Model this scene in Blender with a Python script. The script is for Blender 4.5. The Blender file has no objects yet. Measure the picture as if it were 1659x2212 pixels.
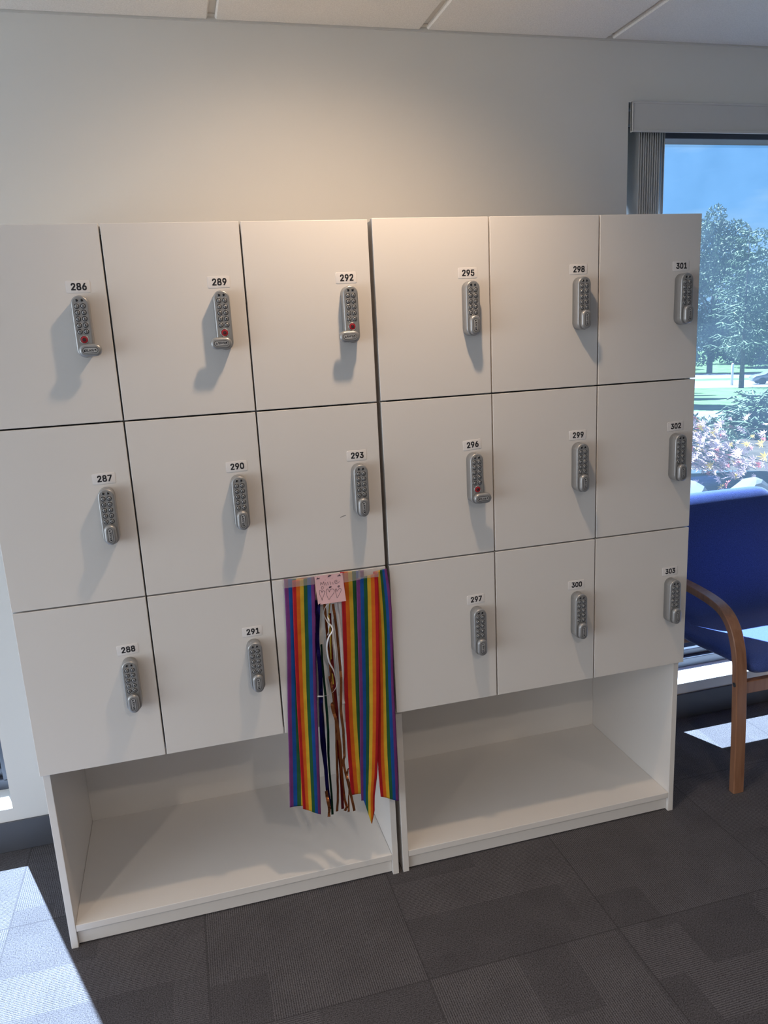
import bpy, bmesh, math, random
from math import sin, cos, pi, radians, sqrt
from mathutils import Vector, Matrix
import numpy as np

S = bpy.context.scene
COL = S.collection
random.seed(7)

# ------------------------------------------------------------------ camera
cd = bpy.data.cameras.new('camera')
cam = bpy.data.objects.new('camera', cd); COL.objects.link(cam)
RC = [[0.9637930796513894, -0.26185795363764947, -0.05033201498828162],
      [-0.10726261087335741, -0.20791327560896558, -0.9722483232868913],
      [0.24412626225932493, 0.9424449490247337, -0.2284729439847055]]
CAM = Vector((0.4229189707, -1.8523339639, 1.5340005692))
cam.matrix_world = Matrix(((RC[0][0], -RC[1][0], -RC[2][0], CAM.x),
                           (RC[0][1], -RC[1][1], -RC[2][1], CAM.y),
                           (RC[0][2], -RC[1][2], -RC[2][2], CAM.z),
                           (0, 0, 0, 1)))
cd.sensor_fit = 'VERTICAL'; cd.sensor_height = 36.0
cd.lens = 1656.74 / 2212 * 36.0
cd.clip_start = 0.02; cd.clip_end = 600
S.camera = cam

# ------------------------------------------------------------------ exposure
vs = S.view_settings
vs.view_transform = 'Standard'; vs.look = 'None'; vs.gamma = 1.0
vs.use_curve_mapping = False
vs.exposure = 0.06
S.cycles.max_bounces = 10
S.cycles.diffuse_bounces = 6
S.cycles.transparent_max_bounces = 16
S.cycles.caustics_reflective = False
S.cycles.caustics_refractive = False
S.cycles.sample_clamp_indirect = 6.0

# ------------------------------------------------------------------ sky
W = bpy.data.worlds.new('sky'); S.world = W
W.use_nodes = True
nt = W.node_tree; nt.nodes.clear()
def nd(nt, t, **k):
    n = nt.nodes.new(t)
    for a, b in k.items():
        if a == 'inp':
            for i, v in b.items(): n.inputs[i].default_value = v
        else: setattr(n, a, b)
    return n
def lk(nt, a, b): nt.links.new(a, b)
tc = nd(nt, 'ShaderNodeTexCoord')
sep = nd(nt, 'ShaderNodeSeparateXYZ'); lk(nt, tc.outputs['Generated'], sep.inputs[0])
ramp = nd(nt, 'ShaderNodeValToRGB')
e = ramp.color_ramp.elements
e[0].position = 0.0; e[0].color = (0.40, 0.66, 0.95, 1)
e[1].position = 0.35; e[1].color = (0.12, 0.38, 0.85, 1)
m = e.new(0.12); m.color = (0.17, 0.46, 0.90, 1)
lk(nt, sep.outputs['Z'], ramp.inputs[0])
mp = nd(nt, 'ShaderNodeMapping', inp={'Scale': (2.0, 2.0, 9.0)}); lk(nt, tc.outputs['Generated'], mp.inputs[0])
nz = nd(nt, 'ShaderNodeTexNoise', inp={'Scale': 2.2, 'Detail': 5.0, 'Roughness': 0.55}); lk(nt, mp.outputs[0], nz.inputs['Vector'])
cr = nd(nt, 'ShaderNodeMapRange', inp={'From Min': 0.45, 'From Max': 0.75, 'To Min': 0.0, 'To Max': 0.75}); lk(nt, nz.outputs[0], cr.inputs[0])
mx = nd(nt, 'ShaderNodeMix', data_type='RGBA'); mx.inputs['B'].default_value = (0.62, 0.82, 1.0, 1)
lk(nt, cr.outputs[0], mx.inputs['Factor']); lk(nt, ramp.outputs[0], mx.inputs['A'])
bg = nd(nt, 'ShaderNodeBackground', inp={'Strength': 0.80}); lk(nt, mx.outputs['Result'], bg.inputs[0])
wo = nd(nt, 'ShaderNodeOutputWorld'); lk(nt, bg.outputs[0], wo.inputs[0])

# ------------------------------------------------------------------ sun (travels +x, -y, down 55 deg)
sd = bpy.data.lights.new('sun', 'SUN'); sd.energy = 40.0; sd.angle = radians(0.53); sd.color = (0.80, 0.95, 1.20)
sun = bpy.data.objects.new('sun', sd); COL.objects.link(sun)
d = Vector((0.372, -0.928, -1.434)).normalized()
sun.rotation_euler = d.to_track_quat('-Z', 'Y').to_euler()
sun.location = (-3, 9, 12)

# ------------------------------------------------------------------ room lamps and added fill
DOWN_AT = (0.95, -0.42, 2.372)
ld = bpy.data.lights.new('downlight_lamp', 'SPOT'); ld.energy = 36; ld.color = (1.0, 0.72, 0.48)
ld.spot_size = radians(124); ld.spot_blend = 1.0; ld.shadow_soft_size = 0.038
lo = bpy.data.objects.new('downlight_lamp', ld); COL.objects.link(lo); lo.location = DOWN_AT
lo.rotation_euler = Vector((-0.12, 0.56, -1)).to_track_quat('-Z', 'Y').to_euler()
ROOM_LAMPS = [(-1.30, -2.25, 100), (1.00, -2.55, 105), (3.30, -2.20, 52), (-0.60, -5.2, 150), (2.60, -5.2, 100)]      # other downlights of the room; the two farthest are added fill
for (x, y, p) in ROOM_LAMPS:
    rl = bpy.data.lights.new('room_or_fill_lamp', 'SPOT'); rl.energy = p; rl.color = (1.0, 0.84, 0.68)
    rl.spot_size = radians(150); rl.spot_blend = 1.0; rl.shadow_soft_size = 0.05
    ro = bpy.data.objects.new('room_or_fill_lamp', rl); COL.objects.link(ro); ro.location = (x, y, 2.372)

# area lamp added as daylight fill, set in an unseen left window
WL = (-3.6, 0.0, 0.146, 2.205)         # y0, y1, z0, z1
wd = bpy.data.lights.new('daylight_fill', 'AREA'); wd.shape = 'RECTANGLE'; wd.size = WL[1] - WL[0] - 0.1; wd.size_y = WL[3] - WL[2] - 0.1
wd.energy = 74; wd.color = (0.95, 0.985, 1.0)
wl = bpy.data.objects.new('daylight_fill', wd); COL.objects.link(wl); wl.location = (-3.25, (WL[0] + WL[1]) / 2, (WL[2] + WL[3]) / 2)
wl.rotation_euler = (pi / 2, 0, -pi / 2)

# ------------------------------------------------------------------ helpers
def tag(o, label=None, cat=None, group=None, kind=None):
    if label: o['label'] = label
    if cat: o['category'] = cat
    if group: o['group'] = group
    if kind: o['kind'] = kind
    return o
def empty(name, loc, label, cat, group=None):
    o = bpy.data.objects.new(name, None); COL.objects.link(o); o.location = loc
    o.empty_display_size = 0.05
    return tag(o, label, cat, group)
def link(name, me, parent=None, loc=(0, 0, 0)):
    o = bpy.data.objects.new(name, me); COL.objects.link(o); o.location = loc
    if parent: o.parent = parent
    return o
class MB:
    def __init__(s): s.bm = bmesh.new()
    def box(s, lo, hi, bev=0.0, mi=0, seg=2):
        r = bmesh.ops.create_cube(s.bm, size=1.0)
        vs_ = r['verts']
        for v in vs_:
            v.co = Vector([(lo[i] + hi[i]) / 2 + v.co[i] * (hi[i] - lo[i]) for i in range(3)])
        fs = set(f for v in vs_ for f in v.link_faces)
        for f in fs: f.material_index = mi
        if bev > 0:
            es = list(set(ed for v in vs_ for ed in v.link_edges))
            bmesh.ops.bevel(s.bm, geom=es, offset=bev, segments=seg, affect='EDGES', profile=0.5, material=mi)
        return s
    def faces(s, vs_, fs, mi=0, smooth=False):
        v = [s.bm.verts.new(p) for p in vs_]
        for f in fs:
            try:
                q = s.bm.faces.new([v[i] for i in f]); q.material_index = mi; q.smooth = smooth
            except ValueError: pass
        return s
    def loft(s, rings, mi=0, smooth=True, cap=True, closed=True):
        n = len(rings[0]); vs_ = []; fs = []
        for r in rings: vs_ += [tuple(p) for p in r]
        for i in range(len(rings) - 1):
            for j in range(n if closed else n - 1):
                k = (j + 1) % n
                fs.append((i * n + j, i * n + k, (i + 1) * n + k, (i + 1) * n + j))
        if cap and closed:
            fs.append(tuple(range(n - 1, -1, -1))); b = (len(rings) - 1) * n
            fs.append(tuple(range(b, b + n)))
        return s.faces(vs_, fs, mi, smooth)
    def tube(s, pts, r, n=6, mi=0, smooth=True):
        pts = [Vector(p) for p in pts]; rings = []
        for i, p in enumerate(pts):
            t = (pts[min(i + 1, len(pts) - 1)] - pts[max(i - 1, 0)]).normalized()
            u = t.cross(Vector((0, 1, 0.013)))
            if u.length < 1e-3: u = t.cross(Vector((1, 0, 0)))
            u.normalize(); w = t.cross(u)
            rr = r[i] if isinstance(r, (list, tuple)) else r
            rings.append([p + u * rr * cos(2 * pi * k / n) + w * rr * sin(2 * pi * k / n) for k in range(n)])
        return s.loft(rings, mi, smooth)
    def build(s, name, mats, parent=None, loc=(0, 0, 0), flat=True):
        bmesh.ops.recalc_face_normals(s.bm, faces=s.bm.faces[:])
        me = bpy.data.meshes.new(name); s.bm.to_mesh(me); s.bm.free()
        for m_ in (mats if isinstance(mats, (list, tuple)) else [mats]): me.materials.append(m_)
        return link(name, me, parent, loc)
def grid_mesh(name, fn, nu, nv, mats, mat_of=None, parent=None, smooth=True, thick=0.0):
    vs_ = [fn(i / nu, j / nv) for j in range(nv + 1) for i in range(nu + 1)]
    fs = [(j * (nu + 1) + i, j * (nu + 1) + i + 1, (j + 1) * (nu + 1) + i + 1, (j + 1) * (nu + 1) + i) for j in range(nv) for i in range(nu)]
    me = bpy.data.meshes.new(name); me.from_pydata([tuple(v) for v in vs_], [], fs)
    for m_ in mats: me.materials.append(m_)
    for k, p in enumerate(me.polygons):
        p.use_smooth = smooth
        if mat_of: p.material_index = mat_of((k % nu) / nu, (k // nu) / nv)
    o = link(name, me, parent)
    if thick:
        md = o.modifiers.new('thickness', 'SOLIDIFY'); md.thickness = thick; md.offset = 0
    return o
def interp(pts, t):
    n = len(pts) - 1; x = min(max(t, 0), 1) * n; i = min(int(x), n - 1); f = x - i
    P = [pts[max(i - 1, 0)], pts[i], pts[i + 1], pts[min(i + 2, n)]]
    out = []
    for a, b, c, d_ in zip(*P):
        out.append(0.5 * (2 * b + (c - a) * f + (2 * a - 5 * b + 4 * c - d_) * f * f + (3 * b - a - 3 * c + d_) * f ** 3))
    return out
def stadium(w, h, n=10):
    """outline of an upright rounded-end bar, centred"""
    r = w / 2; c = h / 2 - r; o = []
    for k in range(n + 1): a = pi * k / n; o.append((r * cos(a), c + r * sin(a)))
    for k in range(n + 1): a = pi + pi * k / n; o.append((r * cos(a), -c + r * sin(a)))
    return o
# letter shapes: advance, outline points, faces
GLYPH = {
  '0': (0.453,[(0.227,-0.007),(0.174,0.001),(0.13,0.024),(0.095,0.062),(0.069,0.113),(0.053,0.178),(0.048,0.254),(0.053,0.33),(0.069,0.395),(0.095,0.447),(0.13,0.484),(0.174,0.508),(0.227,0.516),(0.279,0.508),(0.323,0.484),(0.358,0.447),(0.384,0.395),(0.4,0.33),(0.405,0.254),(0.4,0.178),(0.384,0.113),(0.359,0.062),(0.323,0.024),(0.279,0.001),(0.227,0.05),(0.261,0.056),(0.29,0.074),(0.313,0.103),(0.33,0.144),(0.34,0.194),(0.344,0.254),(0.34,0.314),(0.33,0.365),(0.313,0.405),(0.29,0.435),(0.261,0.453),(0.227,0.46),(0.192,0.453),(0.163,0.435),(0.14,0.405),(0.123,0.365),(0.113,0.314),(0.109,0.254),(0.113,0.194),(0.123,0.144),(0.14,0.103),(0.163,0.074),(0.192,0.056)],[(11,13,12),(10,13,11),(10,14,13),(9,14,10),(9,36,14),(36,15,14),(9,37,36),(35,15,36),(9,38,37),(34,15,35),(8,38,9),(34,16,15),(8,39,38),(33,16,34),(8,40,39),(32,16,33),(7,40,8),(32,17,16),(7,41,40),(31,17,32),(6,41,7),(31,18,17),(6,42,41),(30,18,31),(5,42,6),(5,43,42),(29,18,30),(29,19,18),(5,44,43),(28,19,29),(4,44,5),(28,20,19),(4,45,44),(27,20,28),(3,45,4),(27,21,20),(3,46,45),(26,21,27),(3,47,46),(25,21,26),(2,47,3),(25,22,21),(2,24,47),(24,22,25),(2,22,24),(1,22,2),(1,23,22),(1,0,23)]),
  '1': (0.453,[(0.076,0.0),(0.076,0.055),(0.391,0.055),(0.391,0.0),(0.276,0.509),(0.276,0.0),(0.212,0.0),(0.212,0.448),(0.209,0.448),(0.086,0.358),(0.086,0.427),(0.198,0.509)],[(10,4,11),(10,8,4),(8,7,4),(7,5,4),(10,9,8),(6,5,7),(0,2,1),(0,3,2)]),
  '2': (0.453,[(0.064,0.0),(0.064,0.047),(0.234,0.229),(0.261,0.257),(0.282,0.282),(0.299,0.305),(0.311,0.327),(0.318,0.348),(0.32,0.371),(0.317,0.397),(0.308,0.419),(0.293,0.436),(0.273,0.449),(0.25,0.457),(0.224,0.46),(0.196,0.457),(0.172,0.447),(0.153,0.433),(0.139,0.413),(0.13,0.39),(0.127,0.362),(0.066,0.362),(0.071,0.405),(0.086,0.442),(0.111,0.473),(0.143,0.496),(0.182,0.511),(0.225,0.516),(0.268,0.511),(0.306,0.497),(0.337,0.474),(0.361,0.445),(0.376,0.411),(0.381,0.372),(0.378,0.345),(0.371,0.318),(0.357,0.29),(0.336,0.259),(0.306,0.223),(0.267,0.18),(0.153,0.06),(0.153,0.057),(0.389,0.057),(0.389,0.0)],[(26,28,27),(26,29,28),(25,29,26),(25,30,29),(24,30,25),(24,31,30),(23,15,24),(15,14,24),(14,13,24),(13,31,24),(12,31,13),(23,16,15),(11,31,12),(23,17,16),(11,32,31),(22,17,23),(10,32,11),(22,18,17),(9,32,10),(22,19,18),(9,33,32),(21,19,22),(8,33,9),(21,20,19),(8,34,33),(7,34,8),(6,34,7),(6,35,34),(5,35,6),(5,36,35),(4,36,5),(4,37,36),(3,37,4),(3,38,37),(2,38,3),(1,38,2),(1,39,38),(1,40,39),(1,41,40),(1,42,41),(1,43,42),(0,43,1)]),
  '3': (0.453,[(0.218,-0.007),(0.173,-0.003),(0.133,0.01),(0.098,0.03),(0.07,0.057),(0.052,0.091),(0.044,0.132),(0.109,0.132),(0.115,0.107),(0.126,0.087),(0.144,0.071),(0.165,0.059),(0.191,0.052),(0.219,0.05),(0.248,0.053),(0.275,0.061),(0.297,0.074),(0.315,0.093),(0.325,0.116),(0.329,0.145),(0.326,0.172),(0.316,0.196),(0.299,0.217),(0.275,0.234),(0.242,0.244),(0.201,0.248),(0.157,0.248),(0.157,0.299),(0.288,0.448),(0.288,0.452),(0.07,0.452),(0.07,0.509),(0.372,0.509),(0.372,0.461),(0.211,0.278),(0.211,0.289),(0.264,0.288),(0.308,0.276),(0.344,0.253),(0.371,0.222),(0.387,0.186),(0.393,0.145),(0.387,0.103),(0.37,0.066),(0.344,0.036),(0.309,0.012),(0.266,-0.002)],[(30,32,31),(30,33,32),(30,29,33),(29,28,33),(28,34,33),(27,35,28),(35,34,28),(26,35,27),(26,36,35),(26,37,36),(26,38,37),(26,25,38),(25,24,38),(24,39,38),(23,39,24),(22,39,23),(22,40,39),(21,40,22),(20,40,21),(20,41,40),(19,41,20),(18,41,19),(18,42,41),(5,7,6),(5,8,7),(17,42,18),(5,9,8),(17,43,42),(16,43,17),(4,9,5),(4,10,9),(15,43,16),(4,11,10),(15,44,43),(14,44,15),(4,12,11),(3,12,4),(13,44,14),(3,13,12),(3,44,13),(3,45,44),(2,45,3),(2,46,45),(1,46,2),(1,0,46)]),
  '4': (0.453,[(0.04,0.105),(0.04,0.158),(0.247,0.509),(0.311,0.509),(0.109,0.166),(0.109,0.163),(0.413,0.163),(0.413,0.105),(0.282,0.0),(0.282,0.121),(0.282,0.146),(0.282,0.318),(0.343,0.318),(0.343,0.0)],[(1,3,2),(1,4,3),(10,12,11),(10,13,12),(1,5,4),(1,6,5),(1,10,6),(10,7,6),(0,10,1),(0,9,10),(13,7,10),(0,8,9),(8,7,0),(8,13,7)]),
  '5': (0.453,[(0.221,-0.007),(0.178,-0.002),(0.14,0.011),(0.108,0.032),(0.083,0.06),(0.066,0.093),(0.06,0.13),(0.122,0.13),(0.127,0.108),(0.138,0.089),(0.154,0.073),(0.173,0.06),(0.196,0.052),(0.221,0.05),(0.25,0.053),(0.276,0.064),(0.298,0.082),(0.314,0.104),(0.324,0.131),(0.328,0.162),(0.324,0.193),(0.314,0.221),(0.297,0.244),(0.275,0.262),(0.248,0.273),(0.218,0.277),(0.192,0.275),(0.167,0.268),(0.145,0.258),(0.128,0.246),(0.067,0.253),(0.096,0.509),(0.366,0.509),(0.366,0.452),(0.151,0.452),(0.134,0.301),(0.136,0.301),(0.155,0.315),(0.178,0.325),(0.203,0.331),(0.229,0.334),(0.263,0.33),(0.294,0.321),(0.321,0.306),(0.345,0.285),(0.364,0.26),(0.379,0.231),(0.388,0.199),(0.391,0.163),(0.385,0.117),(0.369,0.076),(0.343,0.041),(0.309,0.015),(0.268,-0.001)],[(30,34,31),(34,32,31),(34,33,32),(30,35,34),(39,41,40),(38,41,39),(38,42,41),(37,42,38),(37,43,42),(36,43,37),(36,44,43),(30,36,35),(30,26,36),(26,25,36),(25,44,36),(25,45,44),(24,45,25),(30,27,26),(23,45,24),(30,28,27),(22,45,23),(22,46,45),(30,29,28),(21,46,22),(21,47,46),(20,47,21),(20,48,47),(19,48,20),(19,49,48),(18,49,19),(17,49,18),(5,7,6),(5,8,7),(17,50,49),(5,9,8),(16,50,17),(4,9,5),(4,10,9),(15,50,16),(15,51,50),(4,11,10),(14,51,15),(4,12,11),(3,12,4),(13,51,14),(3,13,12),(3,51,13),(3,52,51),(2,52,3),(2,53,52),(1,53,2),(1,0,53)]),
  '6': (0.453,[(0.226,-0.007),(0.182,-0.001),(0.142,0.015),(0.109,0.04),(0.084,0.074),(0.069,0.115),(0.064,0.162),(0.068,0.199),(0.08,0.239),(0.102,0.285),(0.137,0.34),(0.252,0.509),(0.322,0.509),(0.151,0.261),(0.145,0.261),(0.154,0.275),(0.165,0.288),(0.179,0.299),(0.196,0.307),(0.214,0.312),(0.235,0.314),(0.278,0.309),(0.316,0.295),(0.346,0.271),(0.37,0.24),(0.384,0.201),(0.389,0.157),(0.384,0.112),(0.368,0.073),(0.343,0.039),(0.31,0.014),(0.271,-0.002),(0.226,0.048),(0.254,0.052),(0.279,0.063),(0.299,0.079),(0.314,0.101),(0.324,0.128),(0.327,0.157),(0.324,0.187),(0.314,0.213),(0.299,0.235),(0.279,0.251),(0.254,0.262),(0.226,0.265),(0.198,0.262),(0.174,0.252),(0.153,0.235),(0.138,0.214),(0.128,0.188),(0.125,0.158),(0.128,0.128),(0.138,0.102),(0.153,0.079),(0.174,0.063),(0.198,0.052)],[(10,12,11),(10,16,12),(16,13,12),(9,16,10),(19,21,20),(18,21,19),(18,22,21),(17,22,18),(16,22,17),(16,23,22),(9,15,16),(13,44,16),(44,23,16),(8,15,9),(8,14,15),(44,43,23),(43,24,23),(13,45,44),(13,46,45),(42,24,43),(8,13,14),(8,46,13),(8,47,46),(41,24,42),(41,25,24),(7,47,8),(7,48,47),(40,25,41),(7,49,48),(39,25,40),(39,26,25),(6,49,7),(6,50,49),(38,26,39),(5,50,6),(5,51,50),(37,26,38),(37,27,26),(5,52,51),(36,27,37),(4,52,5),(36,28,27),(4,53,52),(35,28,36),(4,54,53),(34,28,35),(3,54,4),(34,29,28),(3,55,54),(33,29,34),(3,32,55),(32,29,33),(3,29,32),(2,29,3),(2,30,29),(1,30,2),(1,31,30),(0,31,1)]),
  '7': (0.453,[(0.097,0.0),(0.323,0.448),(0.323,0.452),(0.062,0.452),(0.062,0.509),(0.391,0.509),(0.391,0.449),(0.165,0.0)],[(3,5,4),(3,2,5),(2,6,5),(1,6,2),(1,7,6),(0,7,1)]),
  '8': (0.453,[(0.226,-0.007),(0.178,-0.002),(0.136,0.011),(0.101,0.033),(0.074,0.062),(0.057,0.096),(0.052,0.135),(0.055,0.166),(0.065,0.195),(0.081,0.22),(0.101,0.241),(0.125,0.256),(0.153,0.265),(0.153,0.267),(0.119,0.282),(0.093,0.308),(0.076,0.342),(0.07,0.38),(0.075,0.417),(0.09,0.45),(0.114,0.477),(0.146,0.498),(0.184,0.511),(0.226,0.516),(0.269,0.511),(0.306,0.498),(0.337,0.477),(0.361,0.45),(0.377,0.417),(0.382,0.38),(0.376,0.342),(0.359,0.308),(0.333,0.282),(0.3,0.267),(0.3,0.265),(0.327,0.256),(0.351,0.241),(0.372,0.22),(0.387,0.195),(0.397,0.166),(0.401,0.135),(0.395,0.096),(0.378,0.062),(0.352,0.033),(0.317,0.011),(0.275,-0.002),(0.226,0.049),(0.258,0.052),(0.285,0.06),(0.307,0.074),(0.323,0.091),(0.333,0.113),(0.337,0.139),(0.333,0.165),(0.322,0.189),(0.305,0.208),(0.283,0.223),(0.256,0.232),(0.226,0.235),(0.196,0.232),(0.169,0.223),(0.147,0.208),(0.13,0.189),(0.119,0.165),(0.115,0.139),(0.119,0.113),(0.129,0.091),(0.145,0.074),(0.167,0.06),(0.195,0.052),(0.226,0.29),(0.252,0.292),(0.274,0.3),(0.293,0.313),(0.307,0.33),(0.316,0.351),(0.319,0.376),(0.316,0.399),(0.308,0.42),(0.294,0.437),(0.275,0.449),(0.252,0.457),(0.226,0.46),(0.2,0.457),(0.177,0.449),(0.159,0.437),(0.145,0.42),(0.136,0.399),(0.133,0.376),(0.136,0.351),(0.145,0.33),(0.159,0.313),(0.178,0.3),(0.201,0.292)],[(22,24,23),(21,24,22),(21,25,24),(20,25,21),(20,26,25),(19,26,20),(19,82,26),(82,27,26),(19,83,82),(81,27,82),(19,84,83),(80,27,81),(18,84,19),(80,28,27),(18,85,84),(79,28,80),(18,86,85),(78,28,79),(18,87,86),(77,28,78),(17,87,18),(77,29,28),(17,88,87),(76,29,77),(16,88,17),(76,30,29),(16,89,88),(75,30,76),(16,90,89),(74,30,75),(74,31,30),(15,90,16),(15,91,90),(73,31,74),(15,92,91),(72,31,73),(72,32,31),(14,92,15),(14,93,92),(71,32,72),(14,70,93),(70,32,71),(14,32,70),(14,33,32),(13,33,14),(12,33,13),(12,34,33),(11,34,12),(11,35,34),(10,35,11),(10,36,35),(9,58,10),(58,36,10),(58,37,36),(9,59,58),(57,37,58),(9,60,59),(56,37,57),(9,61,60),(55,37,56),(8,61,9),(55,38,37),(8,62,61),(54,38,55),(7,62,8),(54,39,38),(7,63,62),(53,39,54),(6,63,7),(53,40,39),(6,64,63),(52,40,53),(6,65,64),(51,40,52),(5,65,6),(51,41,40),(5,66,65),(50,41,51),(4,66,5),(50,42,41),(4,67,66),(49,42,50),(4,68,67),(48,42,49),(3,68,4),(48,43,42),(3,69,68),(47,43,48),(3,46,69),(46,43,47),(3,43,46),(2,43,3),(2,44,43),(1,44,2),(1,45,44),(0,45,1)]),
  '9': (0.453,[(0.226,0.516),(0.271,0.51),(0.31,0.494),(0.343,0.468),(0.368,0.434),(0.384,0.393),(0.389,0.347),(0.385,0.309),(0.373,0.27),(0.35,0.224),(0.315,0.168),(0.2,0.0),(0.13,0.0),(0.301,0.248),(0.307,0.248),(0.299,0.234),(0.287,0.221),(0.273,0.21),(0.257,0.202),(0.238,0.196),(0.218,0.195),(0.175,0.199),(0.137,0.214),(0.106,0.237),(0.083,0.269),(0.068,0.307),(0.064,0.352),(0.069,0.397),(0.085,0.436),(0.11,0.469),(0.143,0.494),(0.182,0.51),(0.226,0.46),(0.199,0.457),(0.174,0.446),(0.154,0.429),(0.138,0.407),(0.129,0.381),(0.125,0.352),(0.129,0.322),(0.138,0.295),(0.154,0.274),(0.174,0.257),(0.199,0.247),(0.226,0.243),(0.254,0.247),(0.279,0.257),(0.299,0.273),(0.314,0.295),(0.324,0.321),(0.327,0.35),(0.324,0.381),(0.314,0.407),(0.299,0.429),(0.279,0.446),(0.254,0.457)],[(31,1,0),(30,1,31),(30,2,1),(29,2,30),(29,3,2),(28,33,29),(33,32,29),(32,3,29),(32,55,3),(55,4,3),(28,34,33),(54,4,55),(28,35,34),(53,4,54),(27,35,28),(53,5,4),(27,36,35),(52,5,53),(27,37,36),(51,5,52),(26,37,27),(51,6,5),(26,38,37),(50,6,51),(25,38,26),(25,39,38),(49,6,50),(49,7,6),(25,40,39),(48,7,49),(48,8,7),(24,40,25),(24,41,40),(47,8,48),(24,42,41),(46,8,47),(46,14,8),(14,9,8),(23,42,24),(23,43,42),(45,13,46),(13,14,46),(45,17,13),(17,12,13),(15,9,14),(23,44,43),(44,17,45),(23,17,44),(22,17,23),(16,9,15),(16,10,9),(17,10,16),(21,17,22),(21,18,17),(12,10,17),(21,19,18),(20,19,21),(12,11,10)]),
  'K': (0.467,[(0.104,0.145),(0.104,0.216),(0.122,0.239),(0.139,0.261),(0.157,0.282),(0.174,0.303),(0.193,0.324),(0.212,0.344),(0.364,0.509),(0.448,0.509),(0.231,0.276),(0.228,0.276),(0.06,0.0),(0.06,0.509),(0.125,0.509),(0.125,0.334),(0.124,0.225),(0.125,0.193),(0.125,0.0),(0.372,0.0),(0.188,0.259),(0.228,0.309),(0.449,0.0)],[(12,14,13),(12,15,14),(7,9,8),(7,21,9),(21,10,9),(6,21,7),(12,1,15),(1,2,15),(2,16,15),(5,21,6),(5,20,21),(10,22,21),(4,20,5),(3,20,4),(0,10,11),(0,22,10),(2,20,3),(2,19,20),(16,19,2),(17,19,16),(12,0,1),(18,19,17),(12,22,0),(18,22,12),(19,22,18)]),
  'i': (0.167,[(0.084,0.443),(0.067,0.446),(0.054,0.455),(0.044,0.468),(0.041,0.483),(0.044,0.499),(0.054,0.512),(0.067,0.521),(0.084,0.524),(0.1,0.521),(0.114,0.512),(0.123,0.499),(0.126,0.483),(0.123,0.468),(0.114,0.455),(0.1,0.446),(0.053,0.0),(0.053,0.379),(0.114,0.379),(0.114,0.0)],[(16,18,17),(16,19,18),(7,9,8),(6,9,7),(6,10,9),(5,10,6),(5,11,10),(4,11,5),(4,12,11),(3,12,4),(3,13,12),(2,13,3),(2,14,13),(1,14,2),(1,15,14),(0,15,1)]),
  't': (0.227,[(0.204,0.379),(0.204,0.327),(0.006,0.327),(0.006,0.379),(0.065,0.471),(0.126,0.471),(0.126,0.098),(0.128,0.076),(0.136,0.061),(0.15,0.053),(0.17,0.05),(0.177,0.05),(0.185,0.051),(0.194,0.052),(0.202,0.054),(0.213,0.002),(0.203,-0.001),(0.192,-0.003),(0.18,-0.004),(0.168,-0.004),(0.125,0.002),(0.092,0.021),(0.072,0.052),(0.065,0.093)],[(23,5,4),(23,6,5),(2,0,3),(2,1,0),(23,7,6),(22,7,23),(22,8,7),(22,9,8),(13,15,14),(22,10,9),(12,15,13),(21,10,22),(11,15,12),(10,15,11),(21,15,10),(20,15,21),(19,15,20),(19,16,15),(19,17,16),(19,18,17)]),
  'L': (0.393,[(0.06,0.0),(0.06,0.509),(0.125,0.509),(0.125,0.057),(0.361,0.057),(0.361,0.0)],[(0,2,1),(0,3,2),(0,4,3),(0,5,4)]),
  'o': (0.415,[(0.207,-0.008),(0.159,-0.002),(0.117,0.016),(0.082,0.046),(0.056,0.085),(0.04,0.133),(0.034,0.187),(0.04,0.243),(0.056,0.291),(0.082,0.33),(0.117,0.36),(0.159,0.378),(0.207,0.384),(0.256,0.378),(0.299,0.36),(0.333,0.33),(0.359,0.291),(0.376,0.243),(0.381,0.187),(0.376,0.133),(0.359,0.085),(0.333,0.046),(0.299,0.016),(0.256,-0.002),(0.207,0.046),(0.242,0.051),(0.27,0.066),(0.292,0.089),(0.307,0.117),(0.316,0.151),(0.319,0.187),(0.316,0.224),(0.307,0.258),(0.292,0.287),(0.27,0.31),(0.242,0.325),(0.207,0.33),(0.173,0.325),(0.145,0.31),(0.124,0.287),(0.108,0.258),(0.099,0.224),(0.096,0.187),(0.099,0.151),(0.108,0.117),(0.124,0.089),(0.145,0.066),(0.173,0.051)],[(11,13,12),(10,13,11),(10,14,13),(9,14,10),(9,15,14),(8,37,9),(37,36,9),(36,15,9),(36,35,15),(35,16,15),(8,38,37),(34,16,35),(8,39,38),(33,16,34),(7,39,8),(33,17,16),(7,40,39),(32,17,33),(7,41,40),(31,17,32),(6,41,7),(31,18,17),(6,42,41),(30,18,31),(5,42,6),(5,43,42),(29,18,30),(29,19,18),(5,44,43),(28,19,29),(28,20,19),(4,44,5),(4,45,44),(27,20,28),(4,46,45),(26,20,27),(3,46,4),(26,21,20),(3,47,46),(25,21,26),(3,24,47),(24,21,25),(3,21,24),(2,21,3),(2,22,21),(1,22,2),(1,23,22),(0,23,1)]),
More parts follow.
